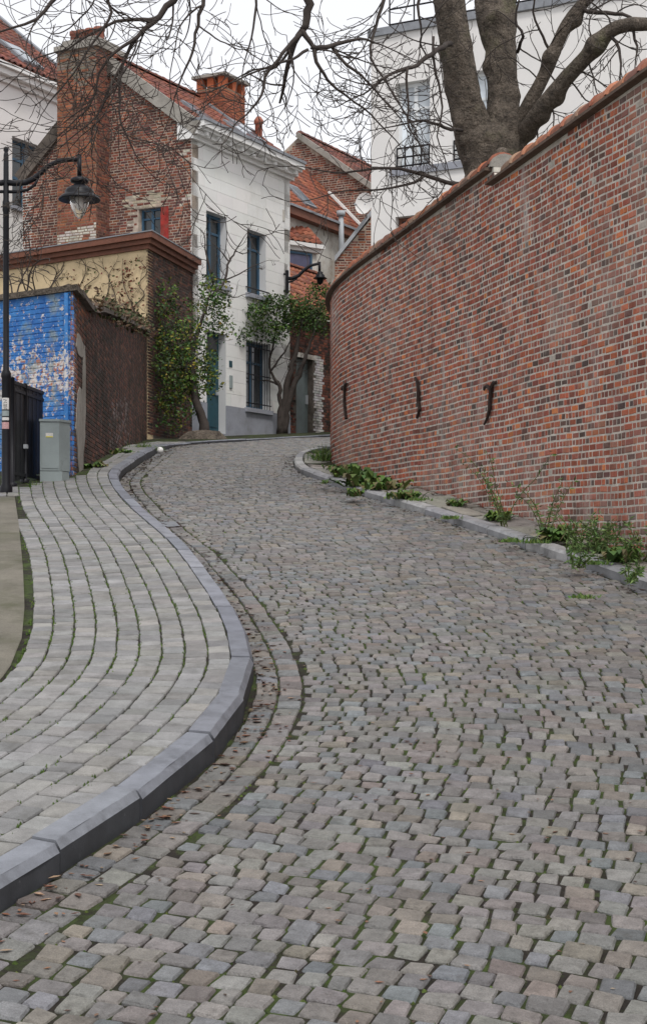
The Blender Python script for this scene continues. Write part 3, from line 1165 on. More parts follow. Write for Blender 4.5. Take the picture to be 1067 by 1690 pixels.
# ashlar blocks of the render
pieces = []
z = 5.95
k = 0
while z < EZ - .02:
    z1 = min(z + .31, EZ)
    u = -rnd.uniform(0, .5)
    while u < FL:
        u1 = u + (.74 if k % 2 else .74)
        a, b = max(0.0, u), min(FL, u1)
        segs = [(a, b, z, z1)]
        for o in op_f:
            new = []
            for (p, q, r, t) in segs:
                if q <= o[0] or p >= o[1] or t <= o[2] or r >= o[3]:
                    new.append((p, q, r, t)); continue
                if p < o[0]: new.append((p, o[0], r, t))
                if q > o[1]: new.append((o[1], q, r, t))
                pp, qq = max(p, o[0]), min(q, o[1])
                if r < o[2]: new.append((pp, qq, r, o[2]))
                if t > o[3]: new.append((pp, qq, o[3], t))
            segs = new
        for (p, q, r, t) in segs:
            if q - p < .03 or t - r < .02: continue
            m_ = MB()
            g = .0035
            cc = vary((.77, .76, .735), .03, .01)
            fac.box(m_, p + g * .4, q - g * .4, r + g, t - g, -.02, 0.0, cc)
            pieces.append((m_.v, m_.f, cc))
        u = u1
    z += .31
    k += 1
emit(pieces, front, 'render_block', 'render_blocks', 'stucco')
# plinth
mb = MB()
fac.strips(mb, [0, FL], lambda u: 4.3, lambda u: 5.94, [(.68, 1.58, 4.0, 7)], -.012, .02)
mb.build('plinth', 'plinth', house)
# cornice and gutter
mb = MB()
for (n1, z0, z1) in ((.10, EZ, EZ + .10), (.22, EZ + .10, EZ + .20), (.34, EZ + .20, EZ + .26), (.42, EZ + .26, EZ + .40)):
    fac.box(mb, -.10, FL + .08, z0, z1 - .001, -.35, n1)
corn = mb.build('cornice', 'white_paint', house)
for k in range(9):
    mb = MB()
    u = .2 + k * .55
    fac.box(mb, u, u + .10, EZ + .102, EZ + .198, .22, .31)
    mb.build('bracket', 'white_paint', corn)
mb = MB()
fac.box(mb, -.12, FL + .1, EZ + .40, EZ + .47, .05, .46)
mb.build('gutter', 'lead', house)
# windows and door of the front
for (a, b, z0, z1) in op_f[:2]:
    wdw = window(house, fac, a, b, z0, z1, .20, 'blue_frame', 'glass_dark', 1, (.74,), .07, 'plinth')
    mb = MB()
    mb.tube([fac.pt(a - .1, z0 + .14, .03), fac.pt(b + .1, z0 + .14, .03)], .018, 6)
    mb.build('window_bar', 'black_metal', wdw)
wdw = window(house, fac, *op_f[3], .20, 'blue_frame', 'glass_dark', 1, (.7,), .07, 'plinth')
a, b, z0, z1 = op_f[3]
for k in range(9):
    mb = MB()
    u = a + .06 + (b - a - .12) * k / 8
    mb.tube([fac.pt(u, z0 - .02, .05), fac.pt(u, z1 + .02, .05)], .011, 5)
    mb.build('grille_bar', 'black_metal', wdw)
mb = MB()
for zz in (z0 + .12, z1 - .15, (z0 + z1) / 2):
    fac.box(mb, a - .05, b + .05, zz - .015, zz + .015, .035, .043)
mb.build('grille_rail', 'black_metal', wdw)
door = MB()
a, b, z0, z1 = op_f[2]
z0 = G(fac.P(1.1)[1]) + .05
fac.box(door, a, b, z0, z1, -.26, -.22)
dobj = door.build('door', 'teal_door', house)
for (p, q, r, t) in ((a + .1, b - .1, z0 + .2, z0 + .8), (a + .1, b - .1, z0 + 1.0, z0 + 1.9), (a + .1, b - .1, z0 + 2.1, z1 - .1)):
    mb = MB()
    fac.box(mb, p, q, r, t, -.22, -.20)
    mb.build('door_panel', 'teal_door' if r < z0 + 2 else 'glass_dark', dobj)
mb = MB()
fac.box(mb, b - .16, b - .11, z0 + 1.0, z0 + 1.12, -.22, -.15)
mb.build('door_handle', 'grey_pipe', dobj)
mb = MB()
fac.box(mb, a - .1, b + .12, 4.5, z0, -.3, .22)
mb.build('doorstep', 'plinth', house)
mb = MB()
fac.box(mb, 1.72, 1.86, 6.93, 7.09, 0.0, .012)
np_ = mb.build('number_plate', 'teal_door', house)
mb = MB()
fac.box(mb, 1.73, 1.85, 6.40, 6.72, 0.0, .03)
mb.build('intercom', 'cabinet', house)
mb = MB()
fac.box(mb, 4.42, 4.52, 11.1, 11.4, 0.0, .02)
mb.build('wall_vent', 'stained_render', house)

# gable: mortar backing, bricks, verge, window
def g_top(v_):
    return 12.66 + (APZ - 12.66) * v_ / APV if v_ < APV else APZ + (LZ - APZ) * (v_ - APV) / (GV - APV)


op_g = [(.90, 1.55, 9.5, 10.72)]
mb = MB()
gab.strips(mb, [0, APV, GV], lambda u: 4.5, g_top, op_g, -.3, -.0015)
gcore = mb.build('gable_wall', 'mortar_old', house)
GC = [(.18, .062, .042), (.15, .054, .04), (.21, .072, .046), (.115, .048, .038), (.24, .085, .05), (.09, .042, .036), (.14, .065, .052)]


def g_mask(u, z, h):
    for (a, b, c, d) in op_g:
        if a - h < u < b + h + .0 and c - .03 < z < d + .03: return False
    return True


def g_col(u, z):
    c = vary(rnd.choice(GC), .25, .08)
    if .62 < u < 1.95 and 10.7 < z < 11.0 + .1 * math.sin(u * 7) and rnd.random() < .75: c = vary((.42, .36, .27), .2)
    if 1.55 < u < 1.85 and 9.5 < z < 11 and rnd.random() < .7: c = vary((.4, .35, .28), .2)
    if .05 < u < .3 and z > 10.6 and rnd.random() < .25: c = vary((.42, .38, .32), .2)
    return c


pieces = bricks(gab.P, GV, lambda u: 7.6, lambda u: g_top(u) - .01, .068, g_col, ((.205, .72), (.105, .28)), .0145, g_mask, .003)
emit(pieces, gcore, 'brick', 'bricks', 'brick_old')
print('gable bricks', len(pieces))
mb = MB()
gab.box(mb, .66, .892, 9.4, 10.70, -.01, .011)
mb.build('red_painted_strip', 'red_paint', house)
window(house, gab, *op_g[0], .14, 'blue_frame', 'glass_dark', 1, (.8,), .055)
# corner quoin strip and other two walls
mb = MB()
Fr(fac.P(0, 0), V_, U_).strips(mb, [0, APV, GV], lambda u: 4.5, g_top, [], FL - .3, FL)
bk = Fr(gab.P(GV, 0), U_, V_)
bk.box(mb, .0, FL, 4.5, LZ - .02, -.3, 0)
mb.build('rear_wall', 'stained_render', house)
# roof
def roof_plane(fr_p, z_e, v_e, z_r, v_r, base=.06):
    """point on a roof plane rising from v_e to v_r; u along the street"""
    L = math.hypot(z_r - z_e, v_r - v_e)
    cz, cv = (z_r - z_e) / L, (v_r - v_e) / L
    def P(u, s, h=0.0):
        vv = v_e + cv * s - (cz * (h + base) if v_r > v_e else -cz * (h + base))
        zz = z_e + cz * s + abs(cv) * (h + base)
        return (fr_p[0] + U_[0] * u + V_[0] * vv, fr_p[1] + U_[1] * u + V_[1] * vv, zz)
    return P, L


def slab(P, u0, u1, L, t=.08):
    m_ = MB()
    q = [P(u0, 0, 0), P(u1, 0, 0), P(u1, L, 0), P(u0, L, 0)]
    r = [P(u0, 0, -t), P(u1, 0, -t), P(u1, L, -t), P(u0, L, -t)]
    m_.box8(r + q, (.2, .08, .055))
    return m_


Pf, Lf = roof_plane(HO, 12.52, -.28, APZ + .08, APV)
roof = slab(Pf, -.02, FL + .1, Lf).build('roof', 'tile', house)
roof_tiles(roof, lambda u, s, h: Pf(u, s, h), FL + .1, Lf - .05, .235, .30, RT, .2)
Pb, Lb = roof_plane(HO, LZ - .05, GV + .1, APZ + .07, APV)
slab(Pb, -.02, FL + .1, Lb).build('rear_roof', 'tile', house)
for (PP, LL, mm) in ((Pf, Lf, 'cement'), (Pb, Lb, 'mortar_dark')):
    mb = MB()
    q = [(-.12, 0), (.0, 0), (.0, LL), (-.12, LL)]
    mb.box8([PP(*p, -.30) for p in q] + [PP(*p, .035) for p in q])
    mb.build('verge_board', mm, house)
for k in range(14):
    a_, b_ = Pf(-.02 + k * .35, Lf - .02, .03), Pf(-.02 + (k + .98) * .35, Lf - .02, .03)
    ridge_tile(a_, b_, .12, vary(rnd.choice(RT), .15), 'tile', roof, 'ridge_tile')
for (u0, s0) in ((.55, .35), (2.5, .35), (3.35, .75)):
    mb = MB()
    q = [(u0, s0), (u0 + .62, s0), (u0 + .62, s0 + .95), (u0, s0 + .95)]
    mb.box8([Pf(*p, .02) for p in q] + [Pf(*p, .12) for p in q])
    sk = mb.build('skylight', 'lead', roof)
    q = [(u0 + .07, s0 + .08), (u0 + .55, s0 + .08), (u0 + .55, s0 + .87), (u0 + .07, s0 + .87)]
    mb = MB()
    mb.box8([Pf(*p, .115) for p in q] + [Pf(*p, .128) for p in q])
    mb.build('pane', 'glass_sky', sk)
# big chimney breast on the gable
CV0, CV1, CTZ = 2.42, 3.62, 14.72
cb = Fr(gab.P(0, .55), V_, (-.473, -.881))
mb = MB()
cb.box(mb, CV0 + .0015, CV1 - .0015, 7.0, CTZ, -1.2, -.0015)
chim = mb.build('chimney_breast', 'mortar_mid', house)
CC = [(.22, .078, .045), (.26, .088, .048), (.18, .068, .045), (.29, .105, .055), (.14, .058, .042)]


def c_col(u, z):
    c = vary(rnd.choice(CC), .22, .08)
    if z > 14.0 - .25 * math.sin(u * 5) and rnd.random() < .85: c = vary((.17, .15, .125), .25)
    if 2.45 < u < 3.7 and 9.85 < z + .16 * (u - 3) < 10.25 and rnd.random() < .9: c = vary((.5, .46, .4), .12)
    if z < 9.6 and rnd.random() < .7: c = vary(rnd.choice(GC), .2)
    return c


pieces = bricks(cb.P, CV1 - CV0, lambda u: 7.6, lambda u: CTZ, .068, c_col, ((.205, .72), (.105, .28)), .017, None, .003, s_start=CV0)
emit(pieces, chim, 'brick', 'bricks', 'brick_old', 150)
side = Fr(cb.P(CV0, 0), (.473, .881), (.881, -.473))
pieces = bricks(side.P, .58, lambda u: 7.6, lambda u: CTZ, .068, lambda u, z: vary(rnd.choice(GC), .25), ((.205, .5), (.105, .5)), .013, None, .004)
emit(pieces, chim, 'brick', 'bricks', 'brick_old', 60)
mb = MB()
cb.box(mb, CV0 - .06, CV1 + .06, CTZ + .002, CTZ + .14, -1.26, .06)
cb.box(mb, CV0 + .08, CV1 - .08, CTZ + .14, CTZ + .30, -1.1, -.1)
mb.build('chimney_cap', 'cement', chim)
for k, u in enumerate((2.66, 2.92, 3.16, 3.4)):
    mb = MB()
    x, y = cb.P(u, -.45)
    mb.lathe((x, y, CTZ + .29), [(.13, 0), (.12, .22), (.145, .24), (.145, .32), (.11, .33), (.10, .2)], 12, vary((.24, .09, .06), .2))
    mb.build('chimney_pot', 'tile', chim, True)
# orange chimney on the ridge
u0, u1, v0, v1 = 3.78, 4.86, 1.42, 2.3
CB, CT = 13.2, 15.0
hp = lambda u, v_: (HO[0] + U_[0]*u + V_[0]*v_, HO[1] + U_[1]*u + V_[1]*v_)
mb = MB()
q = [hp(u0 + .01, v0 + .01), hp(u1 - .01, v0 + .01), hp(u1 - .01, v1 - .01), hp(u0 + .01, v1 - .01)]
mb.box8([(*p, CB) for p in q] + [(*p, CT - .28) for p in q])
ch2 = mb.build('ridge_chimney', 'mortar_mid', house)
OC = [(.30, .105, .058), (.27, .09, .052), (.33, .12, .066), (.23, .08, .05)]
fa = Fr(hp(u0, v0), U_, (.881, -.473))
fb = Fr(hp(u0, v0), V_, (-.473, -.881))
ps = bricks(fa.P, u1 - u0, lambda u: CB, lambda u: CT - .27, .07, lambda u, z: vary(rnd.choice(OC), .12), ((.205, .7), (.105, .3)), .012, None, .004)
ps += bricks(fb.P, v1 - v0, lambda u: CB, lambda u: CT - .27, .07, lambda u, z: vary(rnd.choice(OC), .12), ((.205, .7), (.105, .3)), .012, None, .004)
emit(ps, ch2, 'brick', 'bricks', 'brick_old')
for (a, b) in ((u0, v0), (u0, (v0 + v1) / 2 - .1), (u0, v1 - .2), (u1 - .2, v0), ((u0 + u1) / 2 - .1, v0), (u1 - .2, v1 - .2)):
    mb = MB()
    q = [hp(a + .005, b + .005), hp(a + .2, b + .005), hp(a + .2, b + .2), hp(a + .005, b + .2)]
    mb.box8([(*p, CT - .278) for p in q] + [(*p, CT) for p in q], (.42, .12, .055))
    mb.build('cap_pier', 'brick_old', ch2)
mb = MB()
q = [hp(u0 - .1, v0 - .1), hp(u1 + .1, v0 - .1), hp(u1 + .1, v1 + .1), hp(u0 - .1, v1 + .1)]
mb.box8([(*p, CT + .002) for p in q] + [(*p, CT + .08) for p in q])
mb.build('cap_slab', 'cement', ch2)
mb = MB()
q = [(3.65, 1.05), (3.77, 1.05), (3.77, 2.75), (3.65, 2.75)]
mb.box8([Pf(*p, .02) for p in q] + [Pf(*p, .10) for p in q])
q = [(3.78, 1.75), (4.9, 1.75), (4.9, 2.0), (3.78, 2.0)]
mb.box8([Pf(*p, .02) for p in q] + [Pf(*p, .095) for p in q])
mb.build('flashing', 'lead', roof)
mb = MB()
x, y = hp(4.7, .9)
mb.lathe((x, y, 13.1), [(.10, 0), (.10, .75), (.13, .77), (.13, .85), (.06, .95), (0, .95)], 10, (.33, .12, .08))
mb.build('vent_pot', 'tile', roof, True)

# ------------------------------------------------------------------ annex below the gable
annex = empty('annex', 'flat-roofed cream annex with brown cornice in front of the brick gable', 'building')
AO = at(243, 388, 34.9)[:2]
AZ = 9.3
al = Fr(AO, (-.813, .582), (-.582, -.813))
ar = Fr(AO, (.231, .973), (.973, -.231))
mb = MB()
q = [AO, al.P(6.4, 0), al.P(6.4, -.3), ar.P(.4, -.012)]
mb.box8([(*p, 4.3) for p in q] + [(*p, AZ - .3) for p in q])
mb.build('rendered_wall', 'cream_render', annex)
ALEN = 3.25
mb = MB()
ar.box(mb, .4, ALEN, 4.3, AZ - .3, -.3, -.002)
acore = mb.build('brick_wall', 'mortar_dark', annex)
DC = [(.095, .045, .036), (.075, .04, .034), (.12, .054, .04), (.06, .04, .035), (.045, .034, .03), (.15, .068, .048)]
pieces = bricks(ar.P, ALEN, lambda u: 4.9, lambda u: AZ - .3, .066, lambda u, z: vary(rnd.choice(DC), .25), ((.205, .7), (.105, .3)), .012, None, .003)
emit(pieces, acore, 'brick', 'bricks', 'brick_dark', 150)
for (k, (n1, z0, z1)) in enumerate(((.06, AZ - .30, AZ - .2), (.14, AZ - .2, AZ - .1), (.22, AZ - .1, AZ + .03))):
    mb = MB()
    p0, p1 = al.P(6.4, n1), al.P(6.4, -.3)
    # mitred outer corner
    def corner(n):
        # intersection of the two offset lines
        a1, d1 = al.P(0, n), al.u
        a2, d2 = ar.P(0, n), ar.u
        det = d1[0] * -d2[1] + d2[0] * d1[1]
        rx, ry = a2[0] - a1[0], a2[1] - a1[1]
        t = (rx * -d2[1] + d2[0] * ry) / det
        return (a1[0] + d1[0] * t, a1[1] + d1[1] * t)
    co, ci = corner(n1), corner(-.3)
    e0, e1 = ar.P(ALEN - .02, n1), ar.P(ALEN - .02, -.3)
    mb.box8([(*p, z0) for p in (p0, p1, ci, co)] + [(*p, z1 - .001) for p in (p0, p1, ci, co)])
    mb.box8([(*p, z0) for p in (co, ci, e1, e0)] + [(*p, z1 - .001) for p in (co, ci, e1, e0)])
    mb.build('cornice_band', 'brown_paint', annex)
mb = MB()
q = [al.P(6.4, .235), corner(.235), ar.P(ALEN - .02, .235), gab.P(0, .02), gab.P(4.6, .02)]
n = len(q)
mb.add([(*p, AZ + .03) for p in q] + [(*p, AZ + .055) for p in q], [tuple(range(n)), tuple(range(2*n - 1, n - 1, -1))] + [(k, (k+1) % n, n + (k+1) % n, n + k) for k in range(n)])
mb.build('flat_roof', 'lead', annex)


# ------------------------------------------------------------------ old walls on the left: blue face and dark return
BO = (-3.29, 20.7)
bl = Fr(BO, (-.81, .587), (-.587, -.81))
bwall = empty('blue_wall', 'old brick wall painted blue with the paint peeling', 'wall')
mb = MB()
du0 = (-.043, .999)
q = [bl.P(.004, -.002), bl.P(3.4, -.002), bl.P(3.4, -.3), (BO[0] + du0[0] * .46 - .002, BO[1] + du0[1] * .46)]
mb.box8([(*p, 3.0) for p in q] + [(*p, 5.72) for p in q])
bcore = mb.build('mortar', 'peeling_blue', bwall)
pieces = bricks(bl.P, 3.4, lambda u: 3.1, lambda u: 5.72, .066, lambda u, z: vary(rnd.choice([(.42, .14, .06), (.3, .1, .06), (.36, .16, .1)]), .15), ((.2, .6), (.1, .4)), .012, None, .006)
emit(pieces, bcore, 'brick', 'bricks', 'peeling_blue')
mb = MB()
q = [(BO[0] + .07, BO[1] - .10), bl.P(3.45, .07), bl.P(3.45, -.4), (BO[0] + .06, BO[1] + .62)]
mb.box8([(*p, 5.722) for p in q] + [(*p, 5.80) for p in q])
mb.build('coping', 'bark', bwall)
mb = MB()
mb.tube([bl.pt(.09, 3.1, .03), bl.pt(.09, 5.70, .03)], .032, 8)
mb.build('corner_strip', 'peeling_blue', bwall)

dwall = empty('old_wall', 'dark weathered brick wall climbing beside the pavement behind the blue wall', 'wall')
dl = math.hypot(AO[0] - BO[0], AO[1] - BO[1])
du = ((AO[0] - BO[0]) / dl, (AO[1] - BO[1]) / dl)
dw = Fr(BO, du, (du[1], -du[0]))


def dtop(u):
    y = BO[1] + du[1] * u
    if u < 1.0: return 5.74
    k = min(1, (u - 1.0) / 2.6)
    k = k * k * (3 - 2 * k)
    return 5.74 * (1 - k) + k * (G(y) + .1 + 2.28)


def dbot(u):
    return G(BO[1] + du[1] * u) + .05


mb = MB()
us = [.44] + [k * .3 for k in range(2, int(dl / .3))] + [dl - .1]
dw.strips(mb, us, lambda u: dbot(u) - .4, dtop, [], -.32, -.002)
dcore = mb.build('mortar', 'mortar_dark', dwall)


def d_col(u, z):
    c = vary(rnd.choice(DC), .28, .08)
    if u < .5 or (u < 1.5 and z > 5.1):
        c = vary(rnd.choice([(.30, .11, .055), (.22, .09, .06), (.15, .10, .08), (.10, .07, .06)]), .2)
    elif 5.2 < u < 9 and z < dbot(u) + .9 and rnd.random() < .3:
        c = vary((.17, .13, .125), .3)
    return c


pieces = bricks(dw.P, dl - .1, dbot, dtop, .066, d_col, ((.2, .65), (.1, .35)), .013, None, .004, s_start=0.0)
emit(pieces, dcore, 'brick', 'bricks', 'brick_dark')
print('old wall bricks', len(pieces))
for a, b in zip(us[:-1], us[1:]):
    pass
mb = MB()
for a, b in zip(us[:-1], us[1:]):
    q = []
    for (u, ) in ((a,), (b,)):
        for (n, z) in ((.09, 0), (.09, .07), (-.12, .15), (-.4, .05), (-.4, 0)):
            q.append(dw.pt(u, dtop(u) + z, n))
    mb.add(q, [(k, (k+1) % 5, 5 + (k+1) % 5, 5 + k) for k in range(5)] + [(4, 3, 2, 1, 0), (5, 6, 7, 8, 9)], (.10, .075, .06))
mb.build('coping', 'mortar_dark', dwall)
mb = MB()
for (u0_, u1_, z0_, z1_, n_) in ((.35, 1.35, 3.3, 4.55, .012), (1.1, 1.5, 3.9, 5.2, .010), (.25, 1.2, 4.95, 5.25, .012)):
    q = []
    k = 14
    for i in range(k):
        th = 2 * math.pi * i / k
        q.append(((u0_ + u1_) / 2 + (u1_ - u0_) / 2 * math.cos(th) * (1 + jit(.25)), (z0_ + z1_) / 2 + (z1_ - z0_) / 2 * math.sin(th) * (1 + jit(.12))))
    mb.add([dw.pt(a, b, n_) for a, b in q] + [dw.pt(a, b, -.005) for a, b in q], [tuple(range(k))] + [(i, (i+1) % k, k + (i+1) % k, k + i) for i in range(k)])
mb.build('render_patch', 'cement', dwall)

# ------------------------------------------------------------------ houses behind, left and right
lh = empty('rendered_house', 'white rendered house with tiled roof rising behind the lamp post', 'house')
LO = at(128, 190, 46.0)
lfr = Fr((LO[0] - U_[0] * 11, LO[1] - U_[1] * 11), U_, (.881, -.473))
LE = 15.0
LE = at(60, 166, 46.0 - 1.2)[2]
opl = [(8.05, 9.55, at(10, 345, 43.9)[2], at(10, 232, 43.9)[2])]
mb = MB()
lfr.strips(mb, [0, 11], lambda u: 4.5, lambda u: LE, opl, -.35, 0)
mb.build('front_wall', 'white_render', lh)
window(lh, lfr, *opl[0], .22, 'blue_frame', 'glass_dark', 1, (.45, .72), .09, 'plinth')
mb = MB()
for (n1, z0, z1) in ((.12, LE, LE + .14), (.3, LE + .14, LE + .3), (.42, LE + .3, LE + .42)):
    lfr.box(mb, -.1, 11.1, z0, z1 - .001, -.3, n1)
mb.build('cornice', 'white_paint', lh)
Pl, Ll = roof_plane((lfr.o[0], lfr.o[1]), LE + .44, -.3, LE + 4.2, 4.3)
lro = slab(Pl, 0, 11, Ll).build('roof', 'tile', lh)
roof_tiles(lro, lambda u, s, h: Pl(u + 4, s, h), 7.0, Ll, .25, .32, RT_DARK + RT[:2], .2)
mb = MB()
q = [(10.95, 0), (11.15, 0), (11.15, Ll), (10.95, Ll)]
mb.box8([Pl(*p, -.1) for p in q] + [Pl(*p, .12) for p in q])
mb.build('verge', 'lead', lro)
mb = MB()
q = [(8.4, .35), (9.3, .35), (9.3, 1.5), (8.4, 1.5)]
mb.box8([Pl(*p, .02) for p in q] + [Pl(*p, .13) for p in q])
sk = mb.build('skylight', 'lead', lro)
q = [(8.5, .45), (9.2, .45), (9.2, 1.4), (8.5, 1.4)]
mb = MB()
mb.box8([Pl(*p, .125) for p in q] + [Pl(*p, .14) for p in q])
mb.build('pane', 'glass_sky', sk)
mb = MB()
e = Fr(lfr.P(11, 0), V_, U_)
e.strips(mb, [.05, 4.3, 8.5], lambda u: 4.5, lambda u: LE + .3 + (4.0 - abs(u - 4.3) * .93), [], -.3, -.02)
mb.build('end_wall', 'white_render', lh)

# brick gable house at the back
bh = empty('gable_house', 'brick gable house with brown tiled roof seen above the red roof', 'house')
A3 = at(492, 226, 52.0)
gb3 = Fr((A3[0], A3[1]), (.881, -.473), (-.473, -.881))
top3 = lambda s: A3[2] - abs(s) * .735
mb = MB()
gb3.strips(mb, [-4.5, 0, 5.2], lambda u: 6, top3, [], -.3, -.0015)
bc3 = mb.build('gable_wall', 'mortar_old', bh)
pieces = bricks(gb3.P, 6.7, lambda u: 11.0, lambda u: top3(u) - .1, .075, lambda u, z: vary(rnd.choice(GC), .25), ((.22, .7), (.11, .3)), .02, None, .003, s_start=-1.5)
emit(pieces, bc3, 'brick', 'bricks', 'brick_old')
L3 = math.hypot(1, .735) * 5.3
k3 = 1 / math.hypot(1, .735)


def P3(u, s, h=0.0):
    t = (L3 - s) * k3
    off = (h + .05)
    return (A3[0] + .881 * t + U_[0] * u + .881 * off * .735 * k3, A3[1] - .473 * t + U_[1] * u - .473 * off * .735 * k3, A3[2] - t * .735 + .05 + off * k3)


ro3 = slab(P3, -.1, 9, L3).build('roof', 'tile', bh)
roof_tiles(ro3, P3, 6.0, L3, .27, .33, RT_DARK, .2)
mb = MB()
q = [(-.14, 0), (.02, 0), (.02, L3), (-.14, L3)]
mb.box8([P3(*p, -.12) for p in q] + [P3(*p, .05) for p in q])
mb.build('verge_mortar', 'cement', bh)
for k in range(18):
    ridge_tile(P3(k * .42, L3, .02), P3((k + .97) * .42, L3, .02), .13, vary(rnd.choice(RT_DARK), .15), 'tile', ro3, 'ridge_tile')
mb = MB()
mb.tube([P3(4.4, L3 - .05, .0), tuple(np.array(P3(4.4, L3 - .05, .0)) + np.array((0, 0, 1.0)))], .025, 5)
mb.build('roof_rod', 'lead', bh)

# red-roofed house in the row
rh = empty('red_roof_house', 'stained white house with bright red tiled roof and skylight behind the white house', 'house')
E1 = (1.25, 50.9)
E0 = (E1[0] - U_[0] * 5.2, E1[1] - U_[1] * 5.2)
RZ = 12.35
rfr = Fr(E0, U_, (.881, -.473))
mb = MB()
rfr.box(mb, 0, 5.2, 6, RZ, -.3, 0)
mb.build('front_wall', 'stained_render', rh)


def P2(u, s, h=0.0):
    k = .70
    return (E0[0] + U_[0] * u + V_[0] * (s * k - .25 - h * .7), E0[1] + U_[1] * u + V_[1] * (s * k - .25 - h * .7), RZ + .1 + s * .715 + h * k)


r2 = slab(P2, 0, 5.2, 3.6).build('roof', 'tile', rh)
RT_BRIGHT = [(.27, .09, .052), (.23, .078, .048), (.31, .11, .062), (.19, .075, .052)]
roof_tiles(r2, P2, 5.2, 3.6, .22, .26, RT_BRIGHT, .16)
mb = MB()
rfr.box(mb, -.05, 5.15, RZ - .12, RZ + .10, -.2, .28)
mb.build('fascia', 'brown_paint', rh)
mb = MB()
rfr.box(mb, -.05, 5.15, RZ + .10, RZ + .17, .10, .34)
mb.build('gutter', 'lead', rh)
mb = MB()
q = [(1.3, .35), (2.0, .35), (2.0, 1.35), (1.3, 1.35)]
mb.box8([P2(*p, .02) for p in q] + [P2(*p, .12) for p in q])
sk = mb.build('skylight', 'lead', r2)
q = [(1.37, .43), (1.93, .43), (1.93, 1.27), (1.37, 1.27)]
mb = MB()
mb.box8([P2(*p, .115) for p in q] + [P2(*p, .13) for p in q])
mb.build('pane', 'glass_sky', sk)
mb = MB()
q = [(5.02, 0), (5.18, 0), (5.18, 2.1), (5.02, 2.1)]
mb.box8([P2(*p, .06) for p in q] + [P2(*p, .13) for p in q])
mb.build('flashing', 'white_paint', r2)
mb = MB()
x0 = rfr.pt(3.1, RZ + .35, .32)
mb.tube([x0, rfr.pt(3.1, RZ - .5, .34), rfr.pt(3.15, 9.6, .2)], .085, 10)
mb.tube([rfr.pt(3.1, RZ + .36, .32), rfr.pt(3.1, RZ + .52, .32)], .14, 10)
mb.build('downpipe', 'grey_pipe', rh, True)
mb = MB()
rfr.box(mb, 0, 5.2, 6, RZ, -5.0, -4.7)
mb.build('rear_wall', 'stained_render', rh)

# low brick wing with sloped metal verge
bwg = empty('brick_wing', 'brick wing wall with sloping grey metal verge beside the white building', 'building')
wa, wb_ = at(552, 432, 45.5), at(612, 356, 45.5)
mb = MB()
mb.box8([(wa[0], 45.5, 6), (3.6, 45.5, 6), (3.6, 46.3, 6), (wa[0], 46.3, 6), (wa[0], 45.5, wa[2]), (3.6, 45.5, wb_[2] + 2.6), (3.6, 46.3, wb_[2] + 2.6), (wa[0], 46.3, wa[2])])
wcore = mb.build('wall', 'mortar_old', bwg)
wfr = Fr((wa[0], 45.5), (1, 0), (0, -1))
sl_w = (wb_[2] - wa[2]) / (wb_[0] - wa[0])
pieces = bricks(wfr.P, 2.0, lambda u: 7.6, lambda u: wa[2] + sl_w * u - .05, .075, lambda u, z: vary(rnd.choice(GC + CC), .22), ((.22, .7), (.11, .3)), .02, None, .003)
emit(pieces, wcore, 'brick', 'bricks', 'brick_old')
mb = MB()
q0, q1 = wa, (3.6, 45.5, wa[2] + sl_w * (3.6 - wa[0]))
mb.box8([(q0[0], 45.42, q0[2]), (q1[0], 45.42, q1[2]), (q1[0], 46.35, q1[2]), (q0[0], 46.35, q0[2]),
         (q0[0], 45.42, q0[2] + .16), (q1[0], 45.42, q1[2] + .16), (q1[0], 46.35, q1[2] + .16), (q0[0], 46.35, q0[2] + .16)])
mb.build('verge', 'grey_pipe', bwg)
dish = empty('satellite_dish', 'round white satellite dish on an arm near the white building corner', 'satellite dish')
dc = at(600, 335, 45.0)
mb = MB()
v, f = [], []
ax = Vector((-.55, -.83, .08)).normalized()
uu = ax.cross(Vector((0, 0, 1))).normalized()
vv = uu.cross(ax)
for j, rr in enumerate((.0, .12, .22, .30)):
    for k in range(18):
        th = 2 * math.pi * k / 18
        p = Vector(dc) + uu * (rr * math.cos(th)) + vv * (rr * 1.05 * math.sin(th)) - ax * (.07 - .8 * rr * rr)
        v.append(tuple(p))
for j in range(3):
    for k in range(18):
        k2 = (k + 1) % 18
        f.append((j*18 + k, j*18 + k2, (j+1)*18 + k2, (j+1)*18 + k))
mb.add(v, f)
mb.build('reflector', 'plastic_white', dish, True)
mb = MB()
p0 = Vector(dc) - vv * .3
p1 = Vector(dc) + ax * .42 - vv * .15
mb.tube([tuple(p0), tuple(p1)], .012, 5)
mb.tube([tuple(Vector(dc) - ax * .06), (dc[0] + .12, 45.6, dc[2] - .45), (dc[0] + .12, 45.6, dc[2] - .8)], .022, 6)
mb.build('arm', 'grey_pipe', dish)
mb = MB()
mb.tube([tuple(p1 - ax * .02), tuple(p1 + ax * .06)], .03, 8)
mb.build('receiver', 'grey_pipe', dish)

